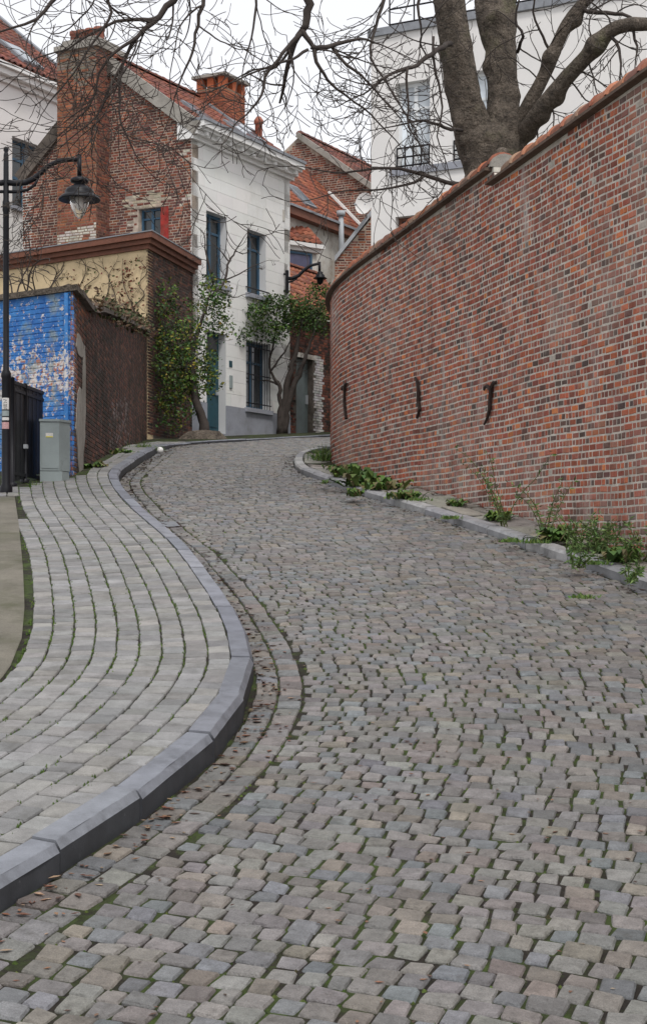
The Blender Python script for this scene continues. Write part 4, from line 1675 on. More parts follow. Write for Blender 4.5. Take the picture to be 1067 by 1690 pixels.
# garage with door next to the white house, dormer behind it
gh = empty('garage', 'low brick outbuilding with red tiled roof and grey-green door', 'building')
gfr = Fr(fac.P(FL + .02), U_, (.881, -.473))
GZ = 8.75
gd = (.35, 1.28, 4.8, at(490, 590, 42.8)[2])
mb = MB()
gfr.strips(mb, [0, 4.6], lambda u: 4.8, lambda u: GZ, [gd], -.3, -.01)
gcore2 = mb.build('front_wall', 'mortar_dark', gh)
pieces = bricks(gfr.P, 4.6, lambda u: 5.2, lambda u: GZ, .07,
                lambda u, z: (vary((.5, .48, .47), .2) if 1.28 < u < 1.85 and z < gd[3] + .15 else vary(rnd.choice(DC + GC), .25)),
                ((.2, .6), (.1, .4)), .013, lambda u, z, h: not (gd[0] - h < u < gd[1] + h and z < gd[3]), .004)
emit(pieces, gcore2, 'brick', 'bricks', 'brick_dark')
mb = MB()
gfr.box(mb, gd[0], gd[1], 5.3, gd[3], -.22, -.17)
d2 = mb.build('door', 'grey_door', gh)
mb = MB()
gfr.box(mb, gd[1] - .14, gd[1] - .09, 6.35, 6.6, -.17, -.11)
mb.build('door_handle', 'grey_pipe', d2)
mb = MB()
gfr.box(mb, gd[0] - .1, gd[1] + .15, gd[3] + .002, gd[3] + .13, -.12, .012)
mb.build('lintel', 'stained_render', gh)


def Pg(u, s, h=0.0):
    k = .72
    return (gfr.o[0] + U_[0] * u + V_[0] * (s * k - .2 - h * .69), gfr.o[1] + U_[1] * u + V_[1] * (s * k - .2 - h * .69), GZ + .05 + s * .69 + h * k)


r4 = slab(Pg, 0, 4.6, 2.5).build('roof', 'tile', gh)
roof_tiles(r4, Pg, 4.6, 2.5, .22, .28, [(.34, .12, .07), (.28, .11, .075), (.38, .15, .09), (.25, .11, .08)], .18)
for k in range(12):
    ridge_tile(Pg(k * .38, 2.5, .02), Pg((k + .97) * .38, 2.5, .02), .12, vary(rnd.choice(RT_BRIGHT), .15), 'tile', r4, 'ridge_tile')
mb = MB()
gfr.box(mb, .0, 4.6, 4.8, GZ + 1.6, -2.2, -1.9)
mb.build('rear_wall', 'stained_render', gh)
dm = empty('dormer', 'small dormer with white cornice, tiled top and violet-grey window', 'dormer')
dfr = Fr((at(470, 430, 46.2)[0], 46.2), (.80, .60), (.60, -.80))
dz1 = at(500, 411, 46.2)[2]
dz0 = at(500, 447, 46.2)[2]
mb = MB()
dfr.box(mb, -.6, 1.15, 7.0, dz1, -1.5, 0)
mb.build('body', 'stained_render', dm)
window(dm, dfr, -.5, .95, dz0 + .1, dz1 - .03, -.06, 'blue_frame', glass_mat('violet_pane', (.12, .12, .2), .2), 0, (), .06)
mb = MB()
dfr.box(mb, -.7, 1.25, dz1 + .001, dz1 + .12, -1.5, .10)
dfr.box(mb, -.7, 1.32, dz1 + .12, dz1 + .24, -1.5, .2)
mb.build('cornice', 'white_paint', dm)


def Pd(u, s, h=0.0):
    x, y = dfr.P(u - .7, .15 - s * .7 + h * .6)
    return (x, y, dz1 + .25 + s * .6 + h * .8)


r5 = slab(Pd, 0, 1.95, 1.0).build('roof', 'tile', dm)
roof_tiles(r5, Pd, 1.95, 1.0, .22, .26, RT_BRIGHT, .15)

# ------------------------------------------------------------------ white modern building on the right
wbld = empty('white_building', 'tall plain white building with French window and roof railing behind the tree', 'building')
WO = at(612, 62, 36.0)
wf = Fr(WO[:2], (.878, -.478), (-.478, -.878))
WZ = WO[2]
wl = lambda x, y: None


def on_wf(x, y):
    """photo pixel -> (u, z) on the white building's front"""
    k = (x - CX) / F
    u = (k * wf.o[1] - wf.o[0]) / (wf.u[0] - k * wf.u[1])
    Y = wf.o[1] + wf.u[1] * u
    return u, H + (HZ - y) / F * Y


a0, zt0 = on_wf(652, 138)
a1, zb0 = on_wf(709, 272)
b0, _ = on_wf(746, 200)
b1 = b0 + (a1 - a0)
c0, ct = on_wf(652, 358)
op_w = [(a0, a1, zb0, zt0), (b0, b1, zb0, zt0), (c0, a1 + .1, ct - 1.6, ct), (b0, b1 + .1, ct - 1.6, ct)]
mb = MB()
wf.strips(mb, [0, 16], lambda u: 5.6, lambda u: WZ, op_w, -.35, 0)
mb.build('front_wall', 'white_render', wbld)
mb = MB()
Fr(wf.o, (.478, .878), (-.878, .478)).box(mb, .35, 9, 5.6, WZ, -.35, 0)
mb.build('side_wall', 'white_render', wbld)
mb = MB()
wf.box(mb, -.06, 16, WZ + .001, WZ + .17, -.5, .08)
mb.build('parapet_cap', 'lead', wbld)
mb = MB()
wf.box(mb, .36, 16, WZ - .5, WZ - .4, -9, -.36)
mb.build('flat_roof', 'lead', wbld)
for i, o in enumerate(op_w):
    wd_ = window(wbld, wf, *o, .18, 'pale_frame' if i < 2 else 'brown_paint', 'glass_pale' if i < 2 else 'glass_dark', 1 if i < 2 else 0, (.70,) if i < 2 else (), .075)
    if i < 2:
        z0, z1 = o[2] + .02, o[2] + .47
        mb = MB()
        for zz in (z0 + .04, z0 + .24, z1):
            mb.tube([wf.pt(o[0] + .02, zz, -.03), wf.pt(o[1] - .02, zz, -.03)], .022, 5)
        rl = mb.build('railing', 'black_metal', wd_)
        for k in range(5):
            mb = MB()
            u = o[0] + .03 + (o[1] - o[0] - .06) * k / 4
            mb.tube([wf.pt(u, z0, -.03), wf.pt(u, z1, -.03)], .018, 5)
            mb.build('railing_bar', 'black_metal', wd_)
mb = MB()
wf.box(mb, a0 - .12, b1 + .3, zb0 - .16, zb0 - .002, -.1, .06)
mb.build('sill_band', 'plinth', wbld)
mb = MB()
for zz in (.35, .7, 1.05):
    mb.tube([wf.pt(.3, WZ + zz, -.35), wf.pt(15.5, WZ + zz, -.35)], .022, 5)
rail = mb.build('roof_railing', 'black_metal', wbld)
for k in range(24):
    mb = MB()
    mb.tube([wf.pt(.3 + k * .62, WZ + .16, -.35), wf.pt(.3 + k * .62, WZ + 1.08, -.35)], .02, 5)
    mb.build('railing_post', 'black_metal', rail)

# ------------------------------------------------------------------ street lamp on the left
lamp = empty('street_lamp', 'black street lamp with curved arm and hanging bell lantern', 'street lamp')
LB = on_ground(10, 813, KH_L)
LX, LY = LB
LZ0 = G(LY) + KH_L
lz = lambda y: H + (HZ - y) / F * LY
lx = lambda x: (x - CX) / F * LY
mb = MB()
zz = lambda y: lz(y) - LZ0
mb.lathe((LX, LY, LZ0), [(.075, 0), (.075, .06), (.052, .1), (.050, zz(625)), (.058, zz(622)), (.058, zz(616)), (.036, zz(610)), (.035, zz(350)),
                         (.042, zz(347)), (.042, zz(333)), (.034, zz(330)), (.030, zz(256)), (.026, zz(253)), (.02, zz(251)), (.032, zz(247)), (.026, zz(243)), (0, zz(241))], 16)
mb.build('post', 'black_metal', lamp, True)
for sgn in (1, -1):
    X = lambda x: LX + sgn * (lx(x) - LX)
    mb = MB()
    pts = [(12, 301), (25, 302), (42, 301), (55, 295), (67, 285), (80, 273), (95, 266), (112, 263), (130, 263)]
    mb.tube([(X(x), LY, lz(y)) for x, y in pts], [.036, .036, .035, .033, .03, .028, .027, .026, .026], 8)
    mb.tube([(X(x), LY, lz(y)) for x, y in [(12, 316), (30, 316), (45, 313), (57, 305), (64, 292)]], [.02, .02, .019, .017, .012], 7)
    arm = mb.build('arm', 'black_metal', lamp, True)
    mb = MB()
    mb.tube([(X(131), LY, lz(255)), (X(131), LY, lz(292))], .026, 8)
    mb.build('drop_rod', 'black_metal', arm, True)
    mb = MB()
    px = LY / F
    mb.lathe((X(131), LY, lz(362)), [(3*px, 72*px), (5*px, 71*px), (13*px, 68*px), (15.5*px, 64*px), (14*px, 61*px), (8*px, 59*px), (10*px, 57*px), (21*px, 51*px), (24*px, 46*px), (24*px, 42*px),
                                       (31*px, 38*px), (35*px, 33*px), (34*px, 31.5*px), (20*px, 36*px), (16*px, 38*px)], 24)
    lh_ = mb.build('lantern_hood', 'black_metal', lamp, True)
    mb = MB()
    mb.lathe((X(131), LY, lz(362)), [(16*px, 38*px), (16.5*px, 33*px), (15*px, 25*px), (11*px, 14*px), (6*px, 5*px), (2*px, 2*px), (0, 1.5*px)], 20)
    mb.build('lantern_globe', 'lamp_glass', lh_, True)
    mb = MB()
    mb.lathe((X(131), LY, lz(362)), [(0, 38*px), (7*px, 37*px), (7*px, 22*px), (4*px, 16*px), (0, 15*px)], 12)
    mb.build('bulb', 'plastic_white', lh_, True)
for (ya, yb, m_, wd) in ((657, 676, 'paper', .05), (678, 687, 'cabinet', .05), (689, 694, 'paper', .045), (697, 708, 'pink_paper', .05)):
    mb = MB()
    v = []
    for k in range(7):
        th = math.radians(-90 - 50 + 100 * k / 6)
        for y in (yb, ya):
            v.append((LX + .0525 * math.cos(th), LY + .0525 * math.sin(th), lz(y)))
    mb.add(v, [(2*k, 2*k+2, 2*k+3, 2*k+1) for k in range(6)])
    st = mb.build('sticker', m_, lamp)
    if ya == 657:
        for (pts) in ([(-.02, .85), (.015, .8), (-.018, .55), (.02, .6)], [(-.02, .45), (.02, .40), (.015, .30), (-.02, .33)], [(-.018, .2), (.02, .22), (-.015, .08), (.022, .05)]):
            mb = MB()
            hgt = lz(657) - lz(676)
            mb.tube([(LX + a, LY - math.sqrt(.0545**2 - a*a), lz(676) + b * hgt) for a, b in pts], .0035, 4)
            mb.build('scrawl', 'ink', st)

# lamp bracket on the white house corner
wlp = empty('wall_lamp', 'black bracket wall lamp on the white house corner above the climbing shrub', 'street lamp')
wx, wy = fac.P(4.55, .28)
px = wy / F
Q = lambda x, y: (((x - CX) * px), wy, H + (HZ - y) * px)
mb = MB()
mb.tube([Q(473.5, 446), Q(473.5, 484)], .045, 8)
mb.tube([Q(473.5, 453), fac.pt(4.5, Q(0, 451)[2], 0)], .03, 6)
mb.tube([Q(473.5, 479), fac.pt(4.5, Q(0, 479)[2], 0)], .03, 6)
mb.build('mount', 'black_metal', wlp)
mb = MB()
mb.tube([Q(473, 460), Q(482, 459), Q(492, 455), (Q(502, 445)), Q(512, 438), Q(524, 435), Q(527, 435)], [.05, .05, .048, .045, .04, .038, .036], 8)
mb.tube([Q(473, 466), Q(482, 464), Q(490, 459)], .025, 6)
mb.tube([Q(527, 432), Q(527, 449)], .035, 8)
mb.build('arm', 'black_metal', wlp, True)
mb = MB()
mb.lathe(Q(528, 461), [(.03, .22), (.08, .19), (.07, .16), (.12, .11), (.12, .08), (.19, .03), (.18, .02), (.10, .045), (.08, -.08), (.02, -.14), (0, -.14)], 16)
mb.build('lantern', 'black_metal', wlp, True)

# ------------------------------------------------------------------ black gate and utility cabinet
gate = empty('metal_gate', 'black sheet metal gate with round posts between lamp post and cabinet', 'gate')
g0, g1 = np.array(on_ground(22, 806, KH_L)), np.array(on_ground(70, 795, KH_L))
g1 = np.array((lx(0) * 0 + (70 - CX) / F * 20.35, 20.35))
g0 = np.array(((20 - CX) / F * 19.0, 19.0))
gl_ = float(np.hypot(*(g1 - g0)))
gu = (g1 - g0) / gl_
gf = Fr(tuple(g0), tuple(gu), (gu[1], -gu[0]))
gz0 = lambda u: G(g0[1] + gu[1] * u) + KH_L
for u in (0.0, gl_ * .40):
    mb = MB()
    zt_ = at(26, 626, 19.1)[2] if u == 0 else at(41, 636, 19.6)[2]
    p = gf.P(u, .0)
    mb.lathe((*p, gz0(u)), [(.06, 0), (.06, .04), (.03, .05), (.03, zt_ - gz0(u)), (.036, zt_ - gz0(u) + .005), (.0, zt_ - gz0(u) + .03)], 10)
    mb.build('post', 'black_metal', gate, True)
ztop = at(44, 640, 19.7)[2]
k = 0
u = .05
while u < gl_ - .02:
    mb = MB()
    gf.box(mb, u, min(u + .088, gl_), gz0(u) + .06, ztop - .02, -.012 + (k % 2) * .004, .006 + (k % 2) * .004)
    mb.build('panel', 'black_metal', gate)
    u += .09
    k += 1
for dz in (0.0, -.09, -(ztop - gz0(0)) + .16):
    mb = MB()
    gf.box(mb, .03, gl_, ztop + dz - .02, ztop + dz + .02, -.02, .022)
    mb.build('rail', 'black_metal', gate)
mb = MB()
gf.box(mb, gl_ * .30, gl_ * .36, gz0(.5) + .42, gz0(.5) + .47, .02, .06)
mb.build('latch', 'grey_pipe', gate)

cab = empty('utility_cabinet', 'grey steel utility cabinet standing against the blue wall', 'utility cabinet')
c0 = at(66, 797, 19.75)
cfr = Fr((c0[0], c0[1]), (.985, .17), (.17, -.985))
czb = G(19.8) + KH_L - .05
ppm = F / 19.8
CWD, CH_ = 36 / ppm, 104 / ppm
mb = MB()
cfr.box(mb, 0, CWD, czb, czb + .17, -.30, -.006)
mb.build('base', 'cabinet', cab)
mb = MB()
# five-sided body with a canted right face
q = [cfr.P(0, 0), cfr.P(CWD * .86, 0), cfr.P(CWD + .10, -.2), cfr.P(CWD + .10, -.32), cfr.P(0, -.32)]
n = 5
zb_, zt_ = czb + .175, czb + CH_
mb.add([(*p, zb_) for p in q] + [(*p, zt_) for p in q], [tuple(range(n))[::-1], tuple(range(n, 2*n))] + [(k, (k+1) % n, n + (k+1) % n, n + k) for k in range(n)])
mb.build('body', 'cabinet', cab)
mb = MB()
q2 = [cfr.P(-.012, .014), cfr.P(CWD * .87, .014), cfr.P(CWD + .115, -.195), cfr.P(CWD + .115, -.335), cfr.P(-.012, -.335)]
mb.add([(*p, zt_ + .001) for p in q2] + [(*p, zt_ + .03) for p in q2], [tuple(range(n))[::-1], tuple(range(n, 2*n))] + [(k, (k+1) % n, n + (k+1) % n, n + k) for k in range(n)])
mb.build('lid', 'cabinet', cab)
q3 = [cfr.P(CWD * .86, -.006), cfr.P(CWD + .09, -.2), cfr.P(CWD + .09, -.3), cfr.P(CWD*.8, -.3)]
mb = MB()
mb.box8([(*p, czb) for p in q3] + [(*p, zb_ - .004) for p in q3])
mb.build('base_side', 'cabinet', cab)
mb = MB()
cfr.box(mb, .02, CWD * .84, zb_ + .03, zt_ - .05, .0, .008)
dr = mb.build('door', 'cabinet', cab)
for (a, b, z0, z1, m_) in ((.07, .16, zt_ - .20, zt_ - .145, 'paper'), (.072, .158, zt_ - .20, zt_ - .185, 'yellow')):
    mb = MB()
    cfr.box(mb, a, b, z0, z1, .008, .010 if m_ == 'paper' else .0115)
    mb.build('warning_label', m_, dr)

# drain grate in the gutter, white ball at the kerb
gx, gy = on_ground(272, 868)
dg = empty('drain_grate', 'small iron drain grate in the gutter beside the kerb', 'drain')
hd = Vector((-.2, .98)).normalized()
dfr2 = Fr((gx, gy), (hd[1], -hd[0]), (-hd[0], -hd[1]))
def flat_box(u0_, u1_, n0, n1, h, m_, name, par):
    m2 = MB()
    q = [dfr2.P(u0_, n0), dfr2.P(u1_, n0), dfr2.P(u1_, n1), dfr2.P(u0_, n1)]
    m2.box8([(*p, G(p[1]) - .02) for p in q] + [(*p, G(p[1]) + h) for p in q])
    return m2.build(name, m_, par)
flat_box(-.16, .16, -.22, .22, .012, 'iron', 'frame', dg)
for k in range(6):
    flat_box(-.13, .13, -.19 + k * .066, -.155 + k * .066, .02, 'lead', 'bar', dg)
bx_, by_ = on_ground(264, 749)
mb = MB()
R_ = .062
mb.lathe((bx_, by_, G(by_) + R_), [(0, -R_)] + [(R_ * math.sin(math.pi * k / 10), -R_ * math.cos(math.pi * k / 10)) for k in range(1, 10)] + [(0, R_)], 14)
bal = mb.build('ball', 'plastic_white', None, True)
tag(bal, 'small white ball lying in the gutter by the far kerb', 'ball')


# ------------------------------------------------------------------ branches
class Twigs:
    def __init__(self, seed):
        self.r = random.Random(seed)
        self.mb = MB()
        self.n = 0
        self.scale = 1.0

    def grow(self, p, d, ln, rad, level, droop=-.07, curl=.13, wig=.2, dens=1.0):
        r = self.r
        n = max(5, int(4 + ln * 9))
        bend = Vector((r.gauss(0, .05), r.gauss(0, .05), r.gauss(0, .04)))
        step = ln / n
        pts, rr = [Vector(p)], [rad]
        d = Vector(d).normalized()
        kids = []
        for i in range(n):
            t = i / n
            bend = bend * .88 + Vector((r.gauss(0, .06), r.gauss(0, .05), r.gauss(0, .055)))
            d = d + Vector((r.gauss(0, wig), r.gauss(0, wig), r.gauss(0, wig))) * .5 + bend
            d.z += droop * (1 - t) + curl * t
            d.normalize()
            q = pts[-1] + d * step
            pts.append(q)
            rr.append(max(rad * (1 - .65 * (i + 1) / n), .0036))
            if level > 0 and i >= 1 and r.random() < .40 * dens:
                kids.append((q.copy(), d.copy(), t, rr[-1]))
        self.mb.tube(pts, rr, 5 if rad > .012 else 4, cap=False)
        self.n += 1
        for (q, dd, t, r0) in kids:
            ax = Vector((r.gauss(0, 1), r.gauss(0, 1), r.gauss(0, 1)))
            ax = (ax - dd * ax.dot(dd))
            if ax.length < .01: continue
            ax.normalize()
            ang = r.uniform(.5, 1.05)
            nd = dd * math.cos(ang) + ax * math.sin(ang)
            nd.y *= .7
            self.grow(q, nd, ln * r.uniform(.28, .72) * (1 - .3 * t), max(r0 * .62, .0042), level - 1, droop, curl, wig, dens)

    def along(self, pts, rad, sides=7, spawn=.5, ln=(.5, 1.2), level=2, t0=.0, droop=-.07, curl=.13, dens=1.0, down=.0):
        """a hand-placed limb (smoothed) with side shoots"""
        r = self.r
        P = [Vector(p) for p in pts]
        P = [P[0] * 2 - P[1]] + P + [P[-1] * 2 - P[-2]]
        out, rr = [], []
        for i in range(1, len(P) - 2):
            a, b, c, d = P[i-1], P[i], P[i+1], P[i+2]
            m_ = max(3, int((c - b).length / .12))
            for k in range(m_):
                t = k / m_
                q = .5 * ((2*b) + (-a + c)*t + (2*a - 5*b + 4*c - d)*t*t + (-a + 3*b - 3*c + d)*t**3)
                ra = rad[i-1] + (rad[i] - rad[i-1]) * t
                wob = min(.02, ra * .35)
                out.append(q + Vector((r.gauss(0, wob), r.gauss(0, wob), r.gauss(0, wob))))
                rr.append(ra)
        out.append(P[-2]); rr.append(rad[len(pts) - 1])
        self.mb.tube(out, rr, sides)
        acc = 0.0
        tot = sum((out[i+1] - out[i]).length for i in range(len(out) - 1))
        run = 0.0
        nxt = t0 * tot + r.uniform(0, spawn)
        for i in range(len(out) - 1):
            seg = (out[i+1] - out[i]).length
            run += seg
            if run > nxt:
                nxt = run + spawn * r.uniform(.5, 1.5)
                dd = (out[i+1] - out[i]).normalized()
                ax = Vector((r.gauss(0, 1), r.gauss(0, .7), r.gauss(0, 1) - down))
                ax = (ax - dd * ax.dot(dd)).normalized()
                ang = r.uniform(.6, 1.2)
                nd = dd * math.cos(ang) + ax * math.sin(ang)
                self.grow(out[i], nd, r.uniform(*ln) * self.scale, max(min(rr[i] * .5, .011), .0055), level, droop, curl, .2, dens)
        self.grow(out[-1], (out[-1] - out[-2]), ln[0] * self.scale, rr[-1], level, droop, curl, .2, dens)


tree = empty('bare_tree', 'large bare tree with thick forked trunk behind the tall brick wall', 'tree')
TY = 19.6


def T(x, y, Y=TY):
    return at(x, y, Y)


def bark_tube(pts, rad, sides, parent, name, seed, amp=.09):
    """thick limb with ridged, uneven bark"""
    r = random.Random(seed)
    P = [Vector(p) for p in pts]
    P = [P[0] * 2 - P[1]] + P + [P[-1] * 2 - P[-2]]
    ctr, rr = [], []
    for i in range(1, len(P) - 2):
        a, b, c, d = P[i-1], P[i], P[i+1], P[i+2]
        m_ = max(4, int((c - b).length / .04))
        for k in range(m_):
            t = k / m_
            ctr.append(.5 * ((2*b) + (-a + c)*t + (2*a - 5*b + 4*c - d)*t*t + (-a + 3*b - 3*c + d)*t**3))
            rr.append(rad[i-1] + (rad[i] - rad[i-1]) * (t * t * (3 - 2 * t)))
    ctr.append(P[-2]); rr.append(rad[-1])
    n = len(ctr)
    v, f = [], []
    ph = [r.uniform(0, 6.28) for _ in range(12)]
    knots = [(r.randrange(n), r.uniform(0, 6.28), r.uniform(.05, .12)) for _ in range(max(2, n // 14))]
    u = Vector((1, 0, 0))
    plates = np.array([[r.gauss(0, 1) for _ in range(sides)] for _ in range(n // 3 + 2)])
    for i in range(n):
        t = (ctr[min(i + 1, n - 1)] - ctr[max(i - 1, 0)]).normalized()
        u = (u - t * u.dot(t)).normalized()
        q = t.cross(u)
        h = i * .04
        for k in range(sides):
            th = 2 * math.pi * k / sides
            R = rr[i]
            e = .45 * math.sin(3 * th + ph[0] + h * .8) + .4 * math.sin(5 * th + ph[1] - h * 1.1) + .3 * math.sin(9 * th + ph[2] + 2.5 * math.sin(h * 2.3 + ph[3]))
            e2 = plates[i // 3][k] * .55
            bump_ = 0
            for (ki, kt, ka) in knots:
                dth = (th - kt + math.pi) % (2 * math.pi) - math.pi
                bump_ += ka * math.exp(-((i - ki) * .04 / .10) ** 2 - (dth * R / .10) ** 2)
            RR = R * (1 + amp * (e + e2)) + bump_ * .7
            v.append(tuple(ctr[i] + u * (RR * math.cos(th)) + q * (RR * math.sin(th))))
    for i in range(n - 1):
        for k in range(sides):
            k2 = (k + 1) % sides
            f.append((i * sides + k, i * sides + k2, (i + 1) * sides + k2, (i + 1) * sides + k))
    return link(name, v, f, [(.5, .5, .5)] * len(v), 'bark', parent, True)


trunk = bark_tube([T(812, 372), T(812, 310), T(810, 270), T(806, 235), T(804, 205)], [.50, .36, .33, .36, .27], 44, tree, 'trunk', 3, .055)
bark_tube([T(798, 285), T(784, 225), T(768, 165, 19.5), T(755, 95, 19.4), T(743, 20, 19.3), T(733, -70, 19.2), T(722, -150, 19.0)], [.22, .25, .205, .20, .185, .18, .16], 36, tree, 'limb', 5, .055)
bark_tube([T(824, 285), T(829, 215), T(829, 150, 19.7), T(825, 90, 19.8), T(818, 25, 19.9), T(815, -60, 20), T(825, -140, 20)], [.20, .22, .185, .19, .25, .27, .2], 36, tree, 'limb', 8, .055)
bark_tube([T(845, 250), T(857, 205), T(870, 175, 19.5), T(892, 135, 19.4), T(912, 90, 19.3), T(932, 45, 19.2), T(955, 12, 19.1), T(990, -20, 19)], [.12, .09, .085, .08, .078, .075, .07, .06], 16, tree, 'limb', 11, .035)
bark_tube([T(838, 262), T(858, 228), T(882, 195, 19.3), T(905, 165, 19.1), T(935, 128, 18.9), T(968, 92, 18.7), T(1005, 52, 18.5), T(1040, 40, 18.3), T(1085, 36, 18), T(1140, 0, 17.8)], [.13, .115, .105, .105, .095, .09, .085, .08, .07, .05], 16, tree, 'limb', 12, .035)

tw = Twigs(21)
tw.scale = 1.75
W = lambda x, y, Y: at(x, y, Y)
# overhead limbs that carry the hanging twigs
tw.along([W(730, -110, 19.1), W(690, -185, 18.6), W(610, -190, 17.8), W(545, -110, 17.2), W(511, -20, 17), W(508, 20, 17), W(499, 49, 17)], [.14, .12, .10, .075, .052, .045, .038], 10, 9, t0=1)
tw.along([W(499, 49, 17), W(475, 78, 16.9), W(452, 105, 16.8), W(437, 126, 16.8), W(431, 157, 16.7), W(412, 182, 16.7), W(392, 200, 16.6)], [.03, .021, .019, .017, .014, .011, .008], 7, .26, (.35, .9), 2, .1)
tw.along([W(499, 49, 17), W(516, 77, 17), W(527, 112, 17), W(550, 140, 17.1), W(575, 160, 17.2), W(612, 190, 17.3), W(650, 228, 17.4)], [.032, .024, .019, .015, .012, .010, .007], 7, .3, (.35, .9), 2, .1)
tw.along([W(516, 77, 17), W(530, 78, 17), W(554, 73, 17.1), W(595, 64, 17.2), W(625, 72, 17.3)], [.03, .028, .024, .014, .009], 7, .3, (.35, .8), 2, .2)
tw.along([W(548, 75, 17.1), W(561, 97, 17.1), W(595, 124, 17.1), W(620, 150, 17.2), W(660, 195, 17.3)], [.02, .018, .014, .011, .007], 6, .3, (.3, .8), 2, .1)
tw.along([W(509, 82, 17), W(480, 98, 16.9), W(430, 115, 16.8), W(370, 140, 16.7)], [.02, .016, .012, .008], 6, .3, (.35, .8), 2, .1)
tw.along([W(610, -190, 17.8), W(520, -215, 17), W(430, -170, 16.4), W(350, -80, 16.1), W(300, -20, 16), W(262, 26, 16), W(227, 62, 15.9), W(203, 105, 15.9), W(197, 150, 15.9), W(199, 199, 15.8), W(214, 233, 15.8)],
         [.09, .08, .065, .046, .037, .03, .021, .015, .012, .010, .007], 9, .3, (.4, 1.0), 2, .42, down=.2)
tw.along([W(350, -80, 16.1), W(337, -10, 16), W(325, 40, 16), W(318, 85, 16), W(300, 125, 16), W(288, 160, 16)], [.032, .024, .018, .014, .01, .007], 6, .28, (.35, .9), 2, .3, down=.3)
tw.along([W(262, 26, 16), W(235, 32, 15.9), W(190, 35, 15.8), W(150, 55, 15.7), W(110, 80, 15.7), W(60, 95, 15.6)], [.025, .02, .017, .013, .01, .007], 6, .26, (.35, .9), 2, .05, down=.2)
tw.along([W(227, 62, 15.9), W(190, 85, 15.8), W(165, 120, 15.8), W(150, 170, 15.8), W(95, 225, 15.7)], [.02, .016, .013, .01, .006], 6, .26, (.35, .85), 2, .05)
tw.along([W(203, 105, 15.9), W(178, 150, 15.9), W(160, 190, 15.9), W(120, 225, 15.8)], [.016, .013, .01, .006], 6, .28, (.3, .75), 2, .05)
tw.along([W(430, -170, 16.4), W(300, -190, 16), W(180, -110, 15.6), W(110, -30, 15.5), W(60, 30, 15.4), W(0, 52, 15.3)], [.06, .05, .036, .026, .016, .009], 7, .3, (.4, 1.0), 2, .5, down=.3)
tw.along([W(430, -170, 16.4), W(425, -60, 16.5), W(422, 10, 16.5), W(415, 60, 16.5), W(405, 95, 16.5)], [.03, .022, .015, .011, .007], 6, .3, (.3, .8), 2, .4, down=.3)
tw.along([W(180, -110, 15.6), W(170, -20, 15.6), W(185, 20, 15.6), W(160, 60, 15.6), W(120, 120, 15.6), W(80, 170, 15.6)], [.03, .02, .015, .012, .009, .006], 6, .3, (.35, .85), 2, .35, down=.3)
# shoots in front of the white building
tw.along([W(745, 70, 19.1), W(720, 82, 18.6), W(690, 104, 18.2), W(670, 112, 18), W(635, 125, 17.8), W(608, 150, 17.6), W(575, 165, 17.5)], [.035, .03, .026, .02, .016, .011, .007], 7, .25, (.35, .9), 2, .1)
tw.along([W(671, 112, 18), W(673, 165, 18), W(675, 210, 18), W(690, 235, 18)], [.018, .014, .011, .007], 6, .28, (.3, .7), 2, .05)
tw.along([W(760, 215, 19.2), W(735, 210, 18.8), W(700, 198, 18.5), W(665, 205, 18.3), W(625, 212, 18.1)], [.024, .02, .016, .011, .006], 6, .28, (.3, .8), 2, .05)
tw.along([W(715, 60, 18.6), W(716, 110, 18.5), W(726, 150, 18.5), W(728, 190, 18.5), W(722, 225, 18.5), W(735, 265, 18.5)], [.018, .016, .014, .012, .009, .006], 6, .26, (.3, .7), 2, .05)
tw.along([W(766, 312, 19.3), W(735, 300, 19), W(700, 290, 18.7), W(660, 278, 18.4), W(610, 278, 18.1), W(555, 285, 17.8), W(500, 275, 17.6)], [.03, .026, .024, .02, .015, .01, .006], 7, .34, (.3, .7), 1, .1)
tw.along([W(700, 290, 18.7), W(672, 305, 18.5), W(625, 312, 18.3), W(570, 314, 18), W(510, 330, 17.8)], [.02, .017, .013, .009, .006], 6, .34, (.3, .6), 1, .1)
tw.along([W(722, -150, 19), W(660, -100, 18.6), W(640, -20, 18.4), W(620, 40, 18.3), W(612, 95, 18.2), W(640, 140, 18.2), W(672, 192, 18.2)], [.05, .035, .025, .018, .014, .011, .008], 7, .3, (.35, .8), 2, .4)
tw.along([W(735, -70, 19.2), W(705, -40, 19), W(690, 10, 18.9), W(695, 60, 18.9)], [.03, .024, .018, .01], 6, .28, (.3, .8), 2, .3)
tw.along([W(852, 85, 19.6), W(862, 60, 19.3), W(850, 30, 19.3), W(858, -10, 19.2)], [.024, .02, .015, .01], 6, .25, (.3, .7), 2, .05)
tw.along([W(912, 90, 19.3), W(895, 60, 19.2), W(880, 20, 19.1), W(885, -20, 19)], [.022, .018, .014, .01], 6, .25, (.35, .8), 2, .05)
tw.along([W(955, 12, 19.1), W(1000, 20, 18.9), W(1040, 28, 18.7), W(1080, 60, 18.5)], [.03, .026, .02, .012], 6, .25, (.35, .8), 2, .05)
tw.along([W(1005, 52, 18.5), W(1020, 80, 18.4), W(1024, 115, 18.3), W(1020, 150, 18.3)], [.022, .018, .013, .007], 6, .22, (.25, .6), 2, .05)
tw.along([W(1040, 40, 18.3), W(1050, 75, 18.2), W(1048, 100, 18.2)], [.02, .014, .008], 6, .2, (.25, .6), 2, .05)
